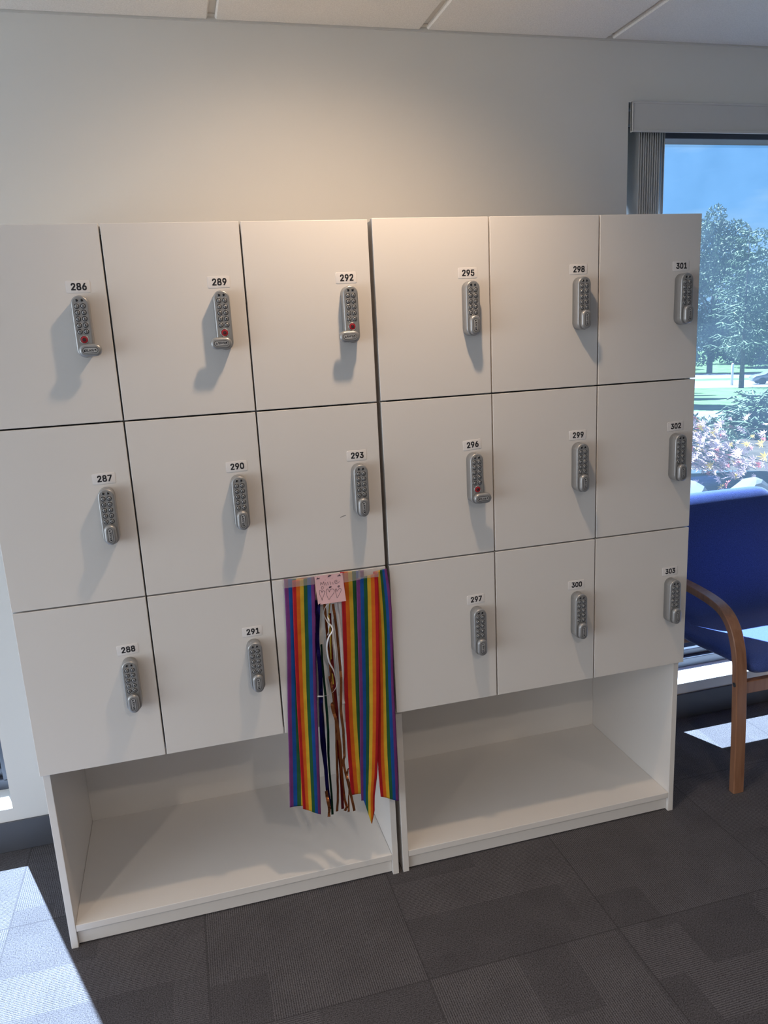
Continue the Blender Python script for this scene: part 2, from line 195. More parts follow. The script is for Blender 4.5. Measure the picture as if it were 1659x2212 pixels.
  'c': (0.396,[(0.207,-0.008),(0.159,-0.002),(0.117,0.016),(0.082,0.046),(0.056,0.085),(0.04,0.133),(0.034,0.187),(0.04,0.243),(0.056,0.291),(0.082,0.33),(0.117,0.36),(0.159,0.378),(0.207,0.384),(0.234,0.383),(0.26,0.377),(0.284,0.368),(0.305,0.356),(0.324,0.341),(0.34,0.322),(0.353,0.301),(0.362,0.277),(0.303,0.262),(0.298,0.276),(0.29,0.289),(0.281,0.301),(0.27,0.311),(0.257,0.319),(0.242,0.325),(0.226,0.329),(0.207,0.33),(0.173,0.325),(0.145,0.31),(0.124,0.287),(0.108,0.258),(0.099,0.224),(0.096,0.187),(0.099,0.151),(0.108,0.117),(0.124,0.089),(0.145,0.066),(0.173,0.051),(0.207,0.046),(0.226,0.048),(0.243,0.052),(0.258,0.058),(0.271,0.066),(0.282,0.076),(0.292,0.089),(0.299,0.102),(0.304,0.117),(0.363,0.102),(0.354,0.078),(0.341,0.056),(0.325,0.037),(0.306,0.021),(0.285,0.009),(0.261,-0.001),(0.235,-0.006)],[(11,13,12),(11,14,13),(10,14,11),(10,15,14),(10,16,15),(9,16,10),(9,17,16),(9,29,17),(29,18,17),(8,30,9),(30,29,9),(28,18,29),(27,18,28),(8,31,30),(26,18,27),(26,19,18),(25,19,26),(24,19,25),(8,32,31),(23,19,24),(23,20,19),(7,32,8),(22,20,23),(7,33,32),(22,21,20),(7,34,33),(6,34,7),(6,35,34),(5,35,6),(5,36,35),(5,37,36),(4,37,5),(4,38,37),(48,50,49),(48,51,50),(47,51,48),(46,51,47),(4,39,38),(3,39,4),(46,52,51),(45,52,46),(44,52,45),(3,40,39),(43,52,44),(43,53,52),(42,53,43),(3,41,40),(41,53,42),(3,53,41),(2,53,3),(2,54,53),(2,55,54),(1,55,2),(1,56,55),(1,57,56),(0,57,1)]),
  'k': (0.381,[(0.11,0.137),(0.11,0.212),(0.121,0.212),(0.284,0.379),(0.36,0.379),(0.184,0.199),(0.177,0.199),(0.053,0.0),(0.053,0.509),(0.114,0.509),(0.114,0.0),(0.294,0.0),(0.148,0.186),(0.191,0.229),(0.372,0.0)],[(7,9,8),(7,1,9),(1,10,9),(2,4,3),(2,13,4),(13,5,4),(2,12,13),(5,14,13),(7,0,1),(10,2,1),(10,12,2),(0,5,6),(0,14,5),(10,11,12),(7,14,0),(10,14,7),(11,14,10)]),
}
_tc = {}
def text_geo(body, size, bold=0.0):
    """flat outline faces of a word, centred on its own bounds"""
    if body in _tc: return _tc[body]
    vs_, fs, x = [], [], 0.0
    for ch_ in body:
        adv, pv, pf = GLYPH[ch_]; n = len(vs_)
        vs_ += [(x + p[0], p[1]) for p in pv]; fs += [tuple(n + i for i in f) for f in pf]; x += adv
    x0 = min(v[0] for v in vs_); x1 = max(v[0] for v in vs_); y0 = min(v[1] for v in vs_); y1 = max(v[1] for v in vs_)
    vs_ = [(p - (x0 + x1) / 2, q - (y0 + y1) / 2) for p, q in vs_]
    _tc[body] = (vs_, fs, x1 - x0, y1 - y0); return _tc[body]
def put_text(mb, body, width, cx, y, cz, mi, bold=0.0, rot=0.0, height=None):
    v, f, w, h = text_geo(body, 1.0, bold)
    sx = width / w; sy = sx if height is None else height / h
    P = []
    th = bold * height * 0.5 if height else 0.0
    for i, (ox_, oz_) in enumerate([(0, 0)] if th == 0 else [(-th, -th), (th, -th), (-th, th), (th, th), (0, 0)]):
        P = []
        for a, b in v:
            a = a * (sx - 2 * th / w) + ox_; b = b * (sy - 2 * th / h) + oz_
            P.append((cx + a * cos(rot) - b * sin(rot), y - i * 0.000004, cz + a * sin(rot) + b * cos(rot)))
        mb.faces(P, f, mi)

# ------------------------------------------------------------------ materials
def mat(name, base, rough=0.5, metal=0.0, spec=0.5, noise=None, bump=None, sheen=0.0, coat=0.0):
    m_ = bpy.data.materials.new(name); m_.use_nodes = True
    n = m_.node_tree; b = n.nodes['Principled BSDF']
    b.inputs['Base Color'].default_value = (*base, 1); b.inputs['Roughness'].default_value = rough
    b.inputs['Metallic'].default_value = metal; b.inputs['Specular IOR Level'].default_value = spec
    if sheen: b.inputs['Sheen Weight'].default_value = sheen; b.inputs['Sheen Roughness'].default_value = 0.4
    if coat: b.inputs['Coat Weight'].default_value = coat
    tcn = nd(n, 'ShaderNodeTexCoord')
    if noise:
        sc, amt = noise
        t = nd(n, 'ShaderNodeTexNoise', inp={'Scale': sc, 'Detail': 3.0}); lk(n, tcn.outputs['Object'], t.inputs['Vector'])
        r = nd(n, 'ShaderNodeMapRange', inp={'From Min': 0.3, 'From Max': 0.7, 'To Min': 1 - amt, 'To Max': 1 + amt}); lk(n, t.outputs[0], r.inputs[0])
        mm = nd(n, 'ShaderNodeVectorMath', operation='SCALE'); mm.inputs[0].default_value = base
        lk(n, r.outputs[0], mm.inputs['Scale']); lk(n, mm.outputs[0], b.inputs['Base Color'])
    if bump:
        sc, st = bump
        t = nd(n, 'ShaderNodeTexNoise', inp={'Scale': sc, 'Detail': 4.0}); lk(n, tcn.outputs['Object'], t.inputs['Vector'])
        bp = nd(n, 'ShaderNodeBump', inp={'Strength': st, 'Distance': 0.002}); lk(n, t.outputs[0], bp.inputs['Height'])
        lk(n, bp.outputs[0], b.inputs['Normal'])
    return m_
M = {}
M['laminate'] = mat('white_laminate', (0.76, 0.735, 0.71), 0.42, spec=0.35, noise=(3.0, 0.012), bump=(900, 0.03))
M['wall'] = mat('wall_paint', (0.70, 0.69, 0.66), 0.85, spec=0.2, noise=(1.5, 0.012), bump=(500, 0.05))
M['sill'] = mat('sill_paint', (0.74, 0.74, 0.73), 0.5, spec=0.3, noise=(6, 0.02))
M['tile'] = mat('ceiling_tile', (0.82, 0.80, 0.765), 0.95, spec=0.1, noise=(260, 0.07), bump=(420, 0.55))
M['grid'] = mat('ceiling_grid', (0.66, 0.65, 0.62), 0.5, noise=(8, 0.01))
M['base'] = mat('charcoal_vinyl', (0.075, 0.08, 0.095), 0.45, noise=(5, 0.05))
M['frame'] = mat('dark_aluminium', (0.075, 0.085, 0.11), 0.45, metal=0.2, noise=(12, 0.04))
M['vane'] = mat('blind_vane', (0.82, 0.82, 0.82), 0.55, noise=(20, 0.02))
_n = M['vane'].node_tree; _o = _n.nodes['Material Output']
_t = nd(_n, 'ShaderNodeBsdfTranslucent', inp={'Color': (0.8, 0.8, 0.8, 1)}); _x = nd(_n, 'ShaderNodeMixShader', inp={0: 0.30})
lk(_n, _n.nodes['Principled BSDF'].outputs[0], _x.inputs[1]); lk(_n, _t.outputs[0], _x.inputs[2]); lk(_n, _x.outputs[0], _o.inputs[0])
M['rail'] = mat('headrail_white', (0.60, 0.59, 0.57), 0.45, noise=(8, 0.01))
M['lock'] = mat('satin_silver', (0.37, 0.375, 0.38), 0.38, metal=0.55, noise=(300, 0.03))
M['key'] = mat('button_silver', (0.34, 0.35, 0.36), 0.35, metal=0.45, noise=(200, 0.02))
M['ink'] = mat('black_ink', (0.012, 0.012, 0.018), 0.5, noise=(50, 0.1))
M['recess'] = mat('dark_recess', (0.03, 0.03, 0.032), 0.6, noise=(50, 0.1))
M['lens'] = mat('indicator_lens', (0.01, 0.01, 0.012), 0.08, spec=0.8, noise=(50, 0.1))
M['red'] = mat('red_button', (0.36, 0.015, 0.025), 0.35, noise=(80, 0.05))
M['plate'] = mat('pale_badge', (0.52, 0.53, 0.54), 0.3, metal=0.3, noise=(90, 0.03))
M['sticker'] = mat('white_sticker', (0.79, 0.765, 0.755), 0.25, spec=0.5, noise=(20, 0.01))
M['note'] = mat('pink_paper', (0.80, 0.50, 0.52), 0.8, noise=(40, 0.02), bump=(60, 0.08))
M['pen'] = mat('dark_pen', (0.05, 0.03, 0.06), 0.6, noise=(60, 0.1))
for k_, c_ in dict(R=(0.42, 0.012, 0.018), O=(0.62, 0.13, 0.012), Y=(0.60, 0.38, 0.03), G=(0.018, 0.095, 0.035), B=(0.010, 0.075, 0.30), V=(0.155, 0.035, 0.17)).items():
    M[k_] = mat('crepe_' + dict(R='red', O='orange', Y='yellow', G='green', B='blue', V='violet')[k_], c_, 0.6, spec=0.25, noise=(60, 0.06), bump=(140, 0.25))
M['navy'] = mat('navy_foil', (0.012, 0.008, 0.10), 0.22, metal=0.8, noise=(40, 0.1))
M['dkgreen'] = mat('green_foil', (0.008, 0.045, 0.026), 0.22, metal=0.8, noise=(40, 0.1))
M['copper'] = mat('copper_foil', (0.42, 0.15, 0.055), 0.22, metal=0.85, noise=(40, 0.1))
M['maroon'] = mat('maroon_foil', (0.16, 0.012, 0.015), 0.22, metal=0.7, noise=(40, 0.1))
M['gold'] = mat('gold_foil', (0.62, 0.42, 0.05), 0.22, metal=0.7, noise=(40, 0.1))
M['curl'] = mat('white_curling_ribbon', (0.72, 0.70, 0.72), 0.25, spec=0.6, noise=(40, 0.02))
M['blue'] = mat('blue_wool', (0.050, 0.084, 0.275), 0.9, spec=0.15, noise=(420, 0.28), bump=(520, 0.6), sheen=0.25)
M['steel'] = mat('bolt_steel', (0.10, 0.10, 0.11), 0.35, metal=0.8, noise=(80, 0.05))

def wood():
    m_ = bpy.data.materials.new('beech_wood'); m_.use_nodes = True; n = m_.node_tree; b = n.nodes['Principled BSDF']
    t = nd(n, 'ShaderNodeTexCoord'); mp_ = nd(n, 'ShaderNodeMapping', inp={'Scale': (60, 60, 5)}); lk(n, t.outputs['Object'], mp_.inputs[0])
    z = nd(n, 'ShaderNodeTexNoise', inp={'Scale': 1.0, 'Detail': 5.0, 'Distortion': 0.6}); lk(n, mp_.outputs[0], z.inputs['Vector'])
    r = nd(n, 'ShaderNodeValToRGB'); r.color_ramp.elements[0].position = 0.3; r.color_ramp.elements[0].color = (0.240, 0.112, 0.062, 1)
    r.color_ramp.elements[1].position = 0.72; r.color_ramp.elements[1].color = (0.350, 0.178, 0.102, 1)
    lk(n, z.outputs[0], r.inputs[0]); lk(n, r.outputs[0], b.inputs['Base Color']); b.inputs['Roughness'].default_value = 0.28
    b.inputs['Specular IOR Level'].default_value = 0.5; return m_
M['wood'] = wood()

def glass():
    m_ = bpy.data.materials.new('window_glass'); m_.use_nodes = True; n = m_.node_tree; n.nodes.clear()
    tr = nd(n, 'ShaderNodeBsdfTransparent', inp={'Color': (0.90, 0.95, 0.97, 1)})
    gl = nd(n, 'ShaderNodeBsdfGlossy', inp={'Roughness': 0.0}); lw = nd(n, 'ShaderNodeLayerWeight', inp={'Blend': 0.5})
    pw = nd(n, 'ShaderNodeMath', operation='POWER'); lk(n, lw.outputs['Facing'], pw.inputs[0]); pw.inputs[1].default_value = 5.0
    fr = nd(n, 'ShaderNodeMath', operation='MULTIPLY_ADD'); lk(n, pw.outputs[0], fr.inputs[0]); fr.inputs[1].default_value = 0.9; fr.inputs[2].default_value = 0.035
    m1 = nd(n, 'ShaderNodeMixShader'); lk(n, fr.outputs[0], m1.inputs[0]); lk(n, tr.outputs[0], m1.inputs[1]); lk(n, gl.outputs[0], m1.inputs[2])
    haze = nd(n, 'ShaderNodeBsdfTranslucent', inp={'Color': (0.52, 0.76, 1.0, 1)})  # bluish veil mixed into the glass, standing in for outdoor haze
    t = nd(n, 'ShaderNodeTexCoord'); z = nd(n, 'ShaderNodeTexNoise', inp={'Scale': 7.0, 'Detail': 4.0}); lk(n, t.outputs['Object'], z.inputs['Vector'])
    mr = nd(n, 'ShaderNodeMapRange', inp={'From Min': 0.3, 'From Max': 0.7, 'To Min': 0.016, 'To Max': 0.024}); lk(n, z.outputs[0], mr.inputs[0])
    m2 = nd(n, 'ShaderNodeMixShader'); lk(n, mr.outputs[0], m2.inputs[0]); lk(n, m1.outputs[0], m2.inputs[1]); lk(n, haze.outputs[0], m2.inputs[2])
    o = nd(n, 'ShaderNodeOutputMaterial'); lk(n, m2.outputs[0], o.inputs[0]); return m_
M['glass'] = glass()

def tape_mat():
    m_ = bpy.data.materials.new('clear_tape'); m_.use_nodes = True; n = m_.node_tree; n.nodes.clear()
    tr = nd(n, 'ShaderNodeBsdfTransparent'); pb = nd(n, 'ShaderNodeBsdfPrincipled', inp={'Base Color': (0.62, 0.56, 0.52, 1), 'Roughness': 0.25})
    t = nd(n, 'ShaderNodeTexCoord'); z = nd(n, 'ShaderNodeTexNoise', inp={'Scale': 60.0}); lk(n, t.outputs['Object'], z.inputs['Vector'])
    mr = nd(n, 'ShaderNodeMapRange', inp={'To Min': 0.16, 'To Max': 0.26}); lk(n, z.outputs[0], mr.inputs[0])
    m2 = nd(n, 'ShaderNodeMixShader'); lk(n, mr.outputs[0], m2.inputs[0]); lk(n, tr.outputs[0], m2.inputs[1]); lk(n, pb.outputs[0], m2.inputs[2])
    o = nd(n, 'ShaderNodeOutputMaterial'); lk(n, m2.outputs[0], o.inputs[0]); return m_
M['tape'] = tape_mat()

def carpet():
    """carpet tiles laid quarter-turn: each tile carries fine ribs and a collage of darker rectangles"""
    m_ = bpy.data.materials.new('carpet_tiles'); m_.use_nodes = True; n = m_.node_tree; b = n.nodes['Principled BSDF']
    def mth(op, a, b_=None, c_=None):
        q = nd(n, 'ShaderNodeMath', operation=op)
        for i, v in enumerate((a, b_, c_)):
            if v is None: continue
            if isinstance(v, (int, float)): q.inputs[i].default_value = v
            else: lk(n, v, q.inputs[i])
        return q.outputs[0]
    T = 0.5175
    g = nd(n, 'ShaderNodeNewGeometry'); s_ = nd(n, 'ShaderNodeSeparateXYZ'); lk(n, g.outputs['Position'], s_.inputs[0])
    u = mth('DIVIDE', mth('SUBTRACT', s_.outputs[0], 0.343), T); v = mth('DIVIDE', mth('SUBTRACT', s_.outputs[1], 0.155), T)
    iu = mth('FLOOR', u); iv = mth('FLOOR', v)
    par = mth('FLOORED_MODULO', mth('ADD', iu, iv), 2.0)
    fu = mth('SUBTRACT', u, iu); fv = mth('SUBTRACT', v, iv)
    # turn every other tile
    a = mth('ADD', mth('MULTIPLY', fu, par), mth('MULTIPLY', fv, mth('SUBTRACT', 1.0, par)))
    c = mth('ADD', mth('MULTIPLY', fv, par), mth('MULTIPLY', fu, mth('SUBTRACT', 1.0, par)))
    tid = nd(n, 'ShaderNodeCombineXYZ'); lk(n, iu, tid.inputs[0]); lk(n, iv, tid.inputs[1])
    wn = nd(n, 'ShaderNodeTexWhiteNoise', noise_dimensions='3D'); lk(n, tid.outputs[0], wn.inputs['Vector'])
    # collage: brick pattern shifted per tile
    cv = nd(n, 'ShaderNodeCombineXYZ')
    lk(n, mth('ADD', c, mth('MULTIPLY', wn.outputs[0], 7.3)), cv.inputs[0]); lk(n, mth('ADD', a, mth('MULTIPLY', wn.outputs[0], 3.1)), cv.inputs[1])
    br = nd(n, 'ShaderNodeTexBrick', inp={'Color1': (0, 0, 0, 1), 'Color2': (1, 1, 1, 1), 'Scale': 1.0, 'Mortar Size': 0.0, 'Brick Width': 0.62, 'Row Height': 0.27, 'Bias': 0.0})
    br.offset = 0.37; br.squash = 0.7; br.squash_frequency = 3
    lk(n, cv.outputs[0], br.inputs['Vector'])
    bw = nd(n, 'ShaderNodeSeparateColor'); lk(n, br.outputs['Color'], bw.inputs[0])
    patch = nd(n, 'ShaderNodeMapRange', interpolation_type='SMOOTHSTEP', inp={'From Min': -0.05, 'From Max': 0.50}); lk(n, bw.outputs[0], patch.inputs[0])
    # yarn speckle
    z = nd(n, 'ShaderNodeTexNoise', inp={'Scale': 330.0, 'Detail': 2.0}); lk(n, g.outputs['Position'], z.inputs['Vector'])
    rp = mth('MULTIPLY', mth('ADD', a, mth('MULTIPLY', z.outputs[0], 0.006)), T / 0.0056 * 2 * pi)
    rib = mth('ADD', mth('MULTIPLY', mth('SINE', rp), 0.5), 0.5)
    sp = nd(n, 'ShaderNodeMapRange', inp={'From Min': 0.32, 'From Max': 0.68}); lk(n, z.outputs[0], sp.inputs[0])
    z2 = nd(n, 'ShaderNodeTexNoise', inp={'Scale': 9.0, 'Detail': 3.0}); lk(n, g.outputs['Position'], z2.inputs['Vector'])
    lite = mth('ADD', 0.06, mth('ADD', mth('MULTIPLY', rib, 0.48), mth('MULTIPLY', sp.outputs[0], 0.46)))
    dark = mth('ADD', 0.14, mth('MULTIPLY', sp.outputs[0], 0.50))
    f = nd(n, 'ShaderNodeMix', data_type='FLOAT'); lk(n, patch.outputs[0], f.inputs[0]); lk(n, dark, f.inputs[2]); lk(n, lite, f.inputs[3])
    f2 = mth('MULTIPLY', f.outputs[0], mth('ADD', 0.72, mth('MULTIPLY', z2.outputs[0], 0.5)))
    # seams
    ed = mth('MINIMUM', mth('MINIMUM', fu, mth('SUBTRACT', 1.0, fu)), mth('MINIMUM', fv, mth('SUBTRACT', 1.0, fv)))
    seam = nd(n, 'ShaderNodeMapRange', inp={'From Min': 0.0, 'From Max': 0.006, 'To Min': 0.55, 'To Max': 1.0}); lk(n, ed, seam.inputs[0])
    f3 = mth('MULTIPLY', f2, seam.outputs[0])
    cx = nd(n, 'ShaderNodeMix', data_type='RGBA'); cx.inputs['A'].default_value = (0.020, 0.018, 0.021, 1); cx.inputs['B'].default_value = (0.170, 0.163, 0.174, 1)
    lk(n, f3, cx.inputs['Factor']); lk(n, cx.outputs['Result'], b.inputs['Base Color'])
    b.inputs['Roughness'].default_value = 0.95; b.inputs['Specular IOR Level'].default_value = 0.1
    bp = nd(n, 'ShaderNodeBump', inp={'Strength': 0.5, 'Distance': 0.002}); lk(n, f3, bp.inputs['Height']); lk(n, bp.outputs[0], b.inputs['Normal'])
    return m_
M['carpet'] = carpet()
M['grass'] = mat('grass', (0.065, 0.11, 0.04), 0.95, spec=0.1, noise=(0.9, 0.35))
M['asphalt'] = mat('pale_asphalt', (0.13, 0.13, 0.14), 0.9, spec=0.2, noise=(0.6, 0.15))
M['path'] = mat('concrete_path', (0.12, 0.12, 0.125), 0.9, spec=0.2, noise=(0.8, 0.12))
M['soil'] = mat('mulch', (0.05, 0.04, 0.03), 0.95, spec=0.1, noise=(6, 0.4))
M['bark'] = mat('bark', (0.09, 0.075, 0.06), 0.95, spec=0.1, noise=(9, 0.3))
M['leaf'] = mat('leaf_green', (0.040, 0.070, 0.040), 0.6, spec=0.3, noise=(0.6, 0.4))
M['leaf2'] = mat('leaf_pale_green', (0.085, 0.120, 0.060), 0.6, spec=0.3, noise=(0.6, 0.4))
M['needle'] = mat('spruce_needles', (0.080, 0.115, 0.060), 0.7, spec=0.2, noise=(1.2, 0.35))
M['maple'] = mat('maple_pink', (0.36, 0.24, 0.26), 0.6, spec=0.3, noise=(6, 0.4))
M['maple_red'] = mat('maple_red', (0.40, 0.06, 0.06), 0.6, spec=0.3, noise=(6, 0.3))
M['maple_gold'] = mat('maple_yellow', (0.46, 0.28, 0.03), 0.6, spec=0.3, noise=(6, 0.3))
M['stone'] = mat('grey_stone', (0.10, 0.105, 0.115), 0.85, spec=0.2, noise=(4, 0.3), bump=(8, 0.6))
M['carpaint'] = mat('silver_car_paint', (0.17, 0.18, 0.20), 0.3, metal=0.4, coat=0.5, noise=(2, 0.02))
M['tyre'] = mat('tyre_rubber', (0.02, 0.02, 0.02), 0.8, noise=(9, 0.1))
M['carglass'] = mat('car_glass', (0.02, 0.025, 0.03), 0.08, spec=0.8, noise=(2, 0.1))

# ================================================================== SETTING
YW = 0.515            # room face of the window wall
YO = 0.735
CEIL = 2.38
X0, X1, Y0 = -3.2, 7.2, -6.6
def struct(name, mb, mats, parent=None):
    o = mb.build(name, mats, parent)
    if not parent: o['kind'] = 'structure'
    return o
struct('floor', MB().box((X0, Y0, -0.1), (X1, YO, 0.0)), M['carpet'])
WB = (-2.9, -0.209, 0.146, 2.205)      # left window opening x0,x1,z0,z1
WA = (1.909, 3.9, 0.146, 2.205)        # right window opening
mb = MB()
mb.box((X0, YW, 0.0), (X1, YO, 0.146))
mb.box((X0, YW, 2.205), (X1, YO, CEIL + 0.1))
mb.box((X0, YW, 0.146), (WB[0], YO, 2.205)); mb.box((WB[1], YW, 0.146), (1.902, YO, 2.205)); mb.box((1.902, YW, 0.146), (WA[0], 0.637, 2.205)); mb.box((WA[1], YW, 0.146), (X1, YO, 2.205))
struct('wall_back', mb, M['wall'])
mb = MB(); mb.box((X0 - 0.12, Y0, 0), (X0, YO, WL[2])); mb.box((X0 - 0.12, Y0, WL[3]), (X0, YO, CEIL + 0.1))
mb.box((X0 - 0.12, Y0, WL[2]), (X0, WL[0], WL[3])); mb.box((X0 - 0.12, WL[1], WL[2]), (X0, YO, WL[3]))
struct('wall_left', mb, M['wall'])
mb = MB()
for a, b in ((WL[0], WL[0] + 0.05), ((WL[0] + WL[1]) / 2 - 0.025, (WL[0] + WL[1]) / 2 + 0.025), (WL[1] - 0.05, WL[1])): mb.box((X0 - 0.11, a, WL[2]), (X0 - 0.06, b, WL[3]))
for a, b in ((WL[2], WL[2] + 0.05), (WL[3] - 0.05, WL[3])): mb.box((X0 - 0.11, WL[0], a), (X0 - 0.06, WL[1], b))
w3 = struct('added_window_3', mb, M['frame'])  # out-of-view window added to light the room from the left
MB().box((X0 - 0.090, WL[0] + 0.02, WL[2] + 0.02), (X0 - 0.084, WL[1] - 0.02, WL[3] - 0.02)).build('pane', M['glass'], w3)
struct('wall_right', MB().box((X1, Y0, 0), (X1 + 0.12, YO, CEIL + 0.1)), M['wall'])
struct('wall_front', MB().box((X0, Y0 - 0.12, 0), (X1, Y0, CEIL + 0.1)), M['wall'])
mb = MB(); mb.box((X0, Y0, CEIL + 0.012), (X1, YW, CEIL + 0.08), mi=1)
TS = 0.6045; x = 0.017 - 6 * TS; xs = []
while x < X1: xs.append(x); x += TS
ys = [YW - 0.004]; y = YW - 0.43
while y > Y0: ys.append(y); y -= TS
ys.append(Y0)
for i in range(len(xs) - 1):
    for j in range(len(ys) - 1):
        lo_ = (xs[i] + 0.010, ys[j + 1] + 0.010, CEIL); hi_ = (xs[i + 1] - 0.010, ys[j] - (0.004 if j == 0 else 0.010), CEIL + 0.03)
        if hi_[0] < X0 + 0.02 or lo_[0] > X1 - 0.02: continue
        lo_ = (max(lo_[0], X0), lo_[1], lo_[2]); hi_ = (min(hi_[0], X1), hi_[1], hi_[2])
        can = [q for q in [DOWN_AT] + ROOM_LAMPS if lo_[0] < q[0] < hi_[0] and lo_[1] < q[1] < hi_[1]]
        if can:
            # the tile the downlight is set into: leave its round can open
            cx, cy, r = can[0][0], can[0][1], 0.075
            ring = [(cx + r * cos(2 * pi * k / 32), cy + r * sin(2 * pi * k / 32)) for k in range(32)]
            def edge(k):
                a = 2 * pi * k / 32; dx, dy = cos(a), sin(a); t = 9
                if dx > 1e-6: t = min(t, (hi_[0] - cx) / dx)
                if dx < -1e-6: t = min(t, (lo_[0] - cx) / dx)
                if dy > 1e-6: t = min(t, (hi_[1] - cy) / dy)
                if dy < -1e-6: t = min(t, (lo_[1] - cy) / dy)
                return (cx + dx * t, cy + dy * t)
            out = [edge(k) for k in range(32)]
            mb.faces([(p[0], p[1], CEIL) for p in ring] + [(p[0], p[1], CEIL) for p in out], [(k, (k + 1) % 32, 32 + (k + 1) % 32, 32 + k) for k in range(32)])
            continue
        mb.box(lo_, hi_, 0.004, 0, 1)
struct('ceiling', mb, [M['tile'], M['grid']])
struct('trim_1', MB().box((X0, YW - 0.004, CEIL - 0.003), (X1, YW, CEIL + 0.012)).box((X0, YW - 0.022, CEIL + 0.009), (X1, YW, CEIL + 0.012)), M['grid'])
mb = MB(); mb.box((X0, YW - 0.006, 0.0), (X1, YW + 0.002, 0.103), 0.002)
struct('baseboard_back', mb, M['base'])
def window(name, o, label=None):
    x0, x1, z0, z1 = o
    YF = 0.637
    f = MB()
    f.box((x0, YF, z0), (x1, 0.72, z0 + 0.038), 0.003); f.box((x0, YF + 0.022, z0 + 0.038), (x1, 0.72, z0 + 0.066), 0.003)
    f.box((x0, YF, 2.129), (x1, 0.72, z1), 0.003)
    for a, b in ((x0, x0 + 0.045), (x1 - 0.045, x1)): f.box((a, YF, z0 + 0.03), (b, 0.72, z1 - 0.03), 0.003)
    n = max(1, int((x1 - x0) / 1.3)); 
    for k in range(1, n): 
        xm = x0 + (x1 - x0) * k / n; f.box((xm - 0.025, YF, z0 + 0.03), (xm + 0.025, 0.72, 2.14), 0.003)
    w = f.build(name, M['frame']); w['kind'] = 'structure'
    MB().box((x0 + 0.01, 0.712, z0 + 0.04), (x1 - 0.01, 0.718, z1 - 0.05)).build('pane', M['glass'], w)
    MB().box((max(x0, WA[0]) if x0 > 0 else x0, YW - 0.001, z0 - 0.002), (x1, YF + 0.01, z0 + 0.001)).build('window_sill', M['sill'], w)
    return w
window('window_1', (1.897, WA[1], WA[2], WA[3]))
window('window_2', WB)

# recessed downlights, the two far ones added for fill
def downlight(x, y, label):
    t = empty('recessed_downlight', (x, y, CEIL), label, 'ceiling light', 'recessed downlights')
    mb = MB()
    prof = [(0.092, -0.001), (0.092, -0.006), (0.080, -0.006), (0.072, 0.0), (0.066, 0.05), (0.066, 0.06)]
    mb.loft([[(r * cos(2 * pi * k / 32), r * sin(2 * pi * k / 32), z) for k in range(32)] for r, z in prof], cap=False)
    mb.build('trim_ring', M['rail'], t)
downlight(DOWN_AT[0], DOWN_AT[1], 'round recessed downlight in the ceiling right above the white lockers')
for (x, y, p), w_ in zip(ROOM_LAMPS, ('left behind the camera', 'straight behind the camera', 'right behind the camera', 'far behind the camera, added for fill, left of two', 'far behind the camera, added for fill, right of two')):
    downlight(x, y, 'round recessed downlight in the ceiling ' + w_)

# ================================================================== VERTICAL BLIND
VB = empty('vertical_blind', (1.99, 0.55, 2.205), 'white vertical blind drawn to the left side of the window behind the lockers', 'blind')
bx, by, bz = 1.99, 0.55, 2.205
mb = MB()
mb.box((1.912 - bx, 0.499 - by, 2.118 - bz), (3.85 - bx, 0.506 - by, 2.204 - bz), 0.001)
mb.box((1.912 - bx, 0.496 - by, 2.198 - bz), (3.85 - bx, 0.502 - by, 2.204 - bz), 0.0015)
mb.box((1.912 - bx, 0.496 - by, 2.114 - bz), (3.85 - bx, 0.502 - by, 2.122 - bz), 0.0015)
mb.box((1.912 - bx, 0.496 - by, 2.114 - bz), (1.916 - bx, 0.508 - by, 2.204 - bz), 0.001)
mb.build('valance', M['rail'], VB)
MB().box((1.935 - bx, 0.548 - by, 2.150 - bz), (3.85 - bx, 0.590 - by, 2.19 - bz), 0.003).build('headrail', M['rail'], VB)
for k in range(12):
    xn = 1.949 + k * 0.00845 + random.uniform(-.0008, .0008); xf = xn + (0.023 if k == 0 else 0.028 if k > 9 else -0.010)
    def fn(u, v, xn=xn, xf=xf):
        return (xn + (xf - xn) * u + 0.003 * (1 - (2 * u - 1) ** 2) - bx, 0.510 + 0.086 * u - by, -0.06 - v * 1.945)
    o = grid_mesh('vane', fn, 8, 3, [M['vane']], parent=VB, thick=0.0008)

# ================================================================== LOCKERS
FA = dict(x=[0.0, 0.2997, 0.6009, 0.8988], z=[0.5181, 0.9417, 1.3648, 1.7930], tag='left')
FB = dict(x=[0.9095, 1.2061, 1.5095, 1.8114], z=[0.5187, 0.9414, 1.3655, 1.7957], tag='right')
NUM = {('left', 0, 0): ('286', 'R'), ('left', 0, 1): ('287', 'U'), ('left', 0, 2): ('288', 'U'), ('left', 1, 0): ('289', 'L'), ('left', 1, 1): ('290', 'U'), ('left', 1, 2): ('291', 'U'),
       ('left', 2, 0): ('292', 'L'), ('left', 2, 1): ('293', 'U'), ('left', 2, 2): (None, None),
       ('right', 0, 0): ('295', 'U'), ('right', 0, 1): ('296', 'R'), ('right', 0, 2): ('297', 'U'), ('right', 1, 0): ('298', 'U'), ('right', 1, 1): ('299', 'U'), ('right', 1, 2): ('300', 'U'),
       ('right', 2, 0): ('301', 'U'), ('right', 2, 1): ('302', 'U'), ('right', 2, 2): ('303', 'U')}
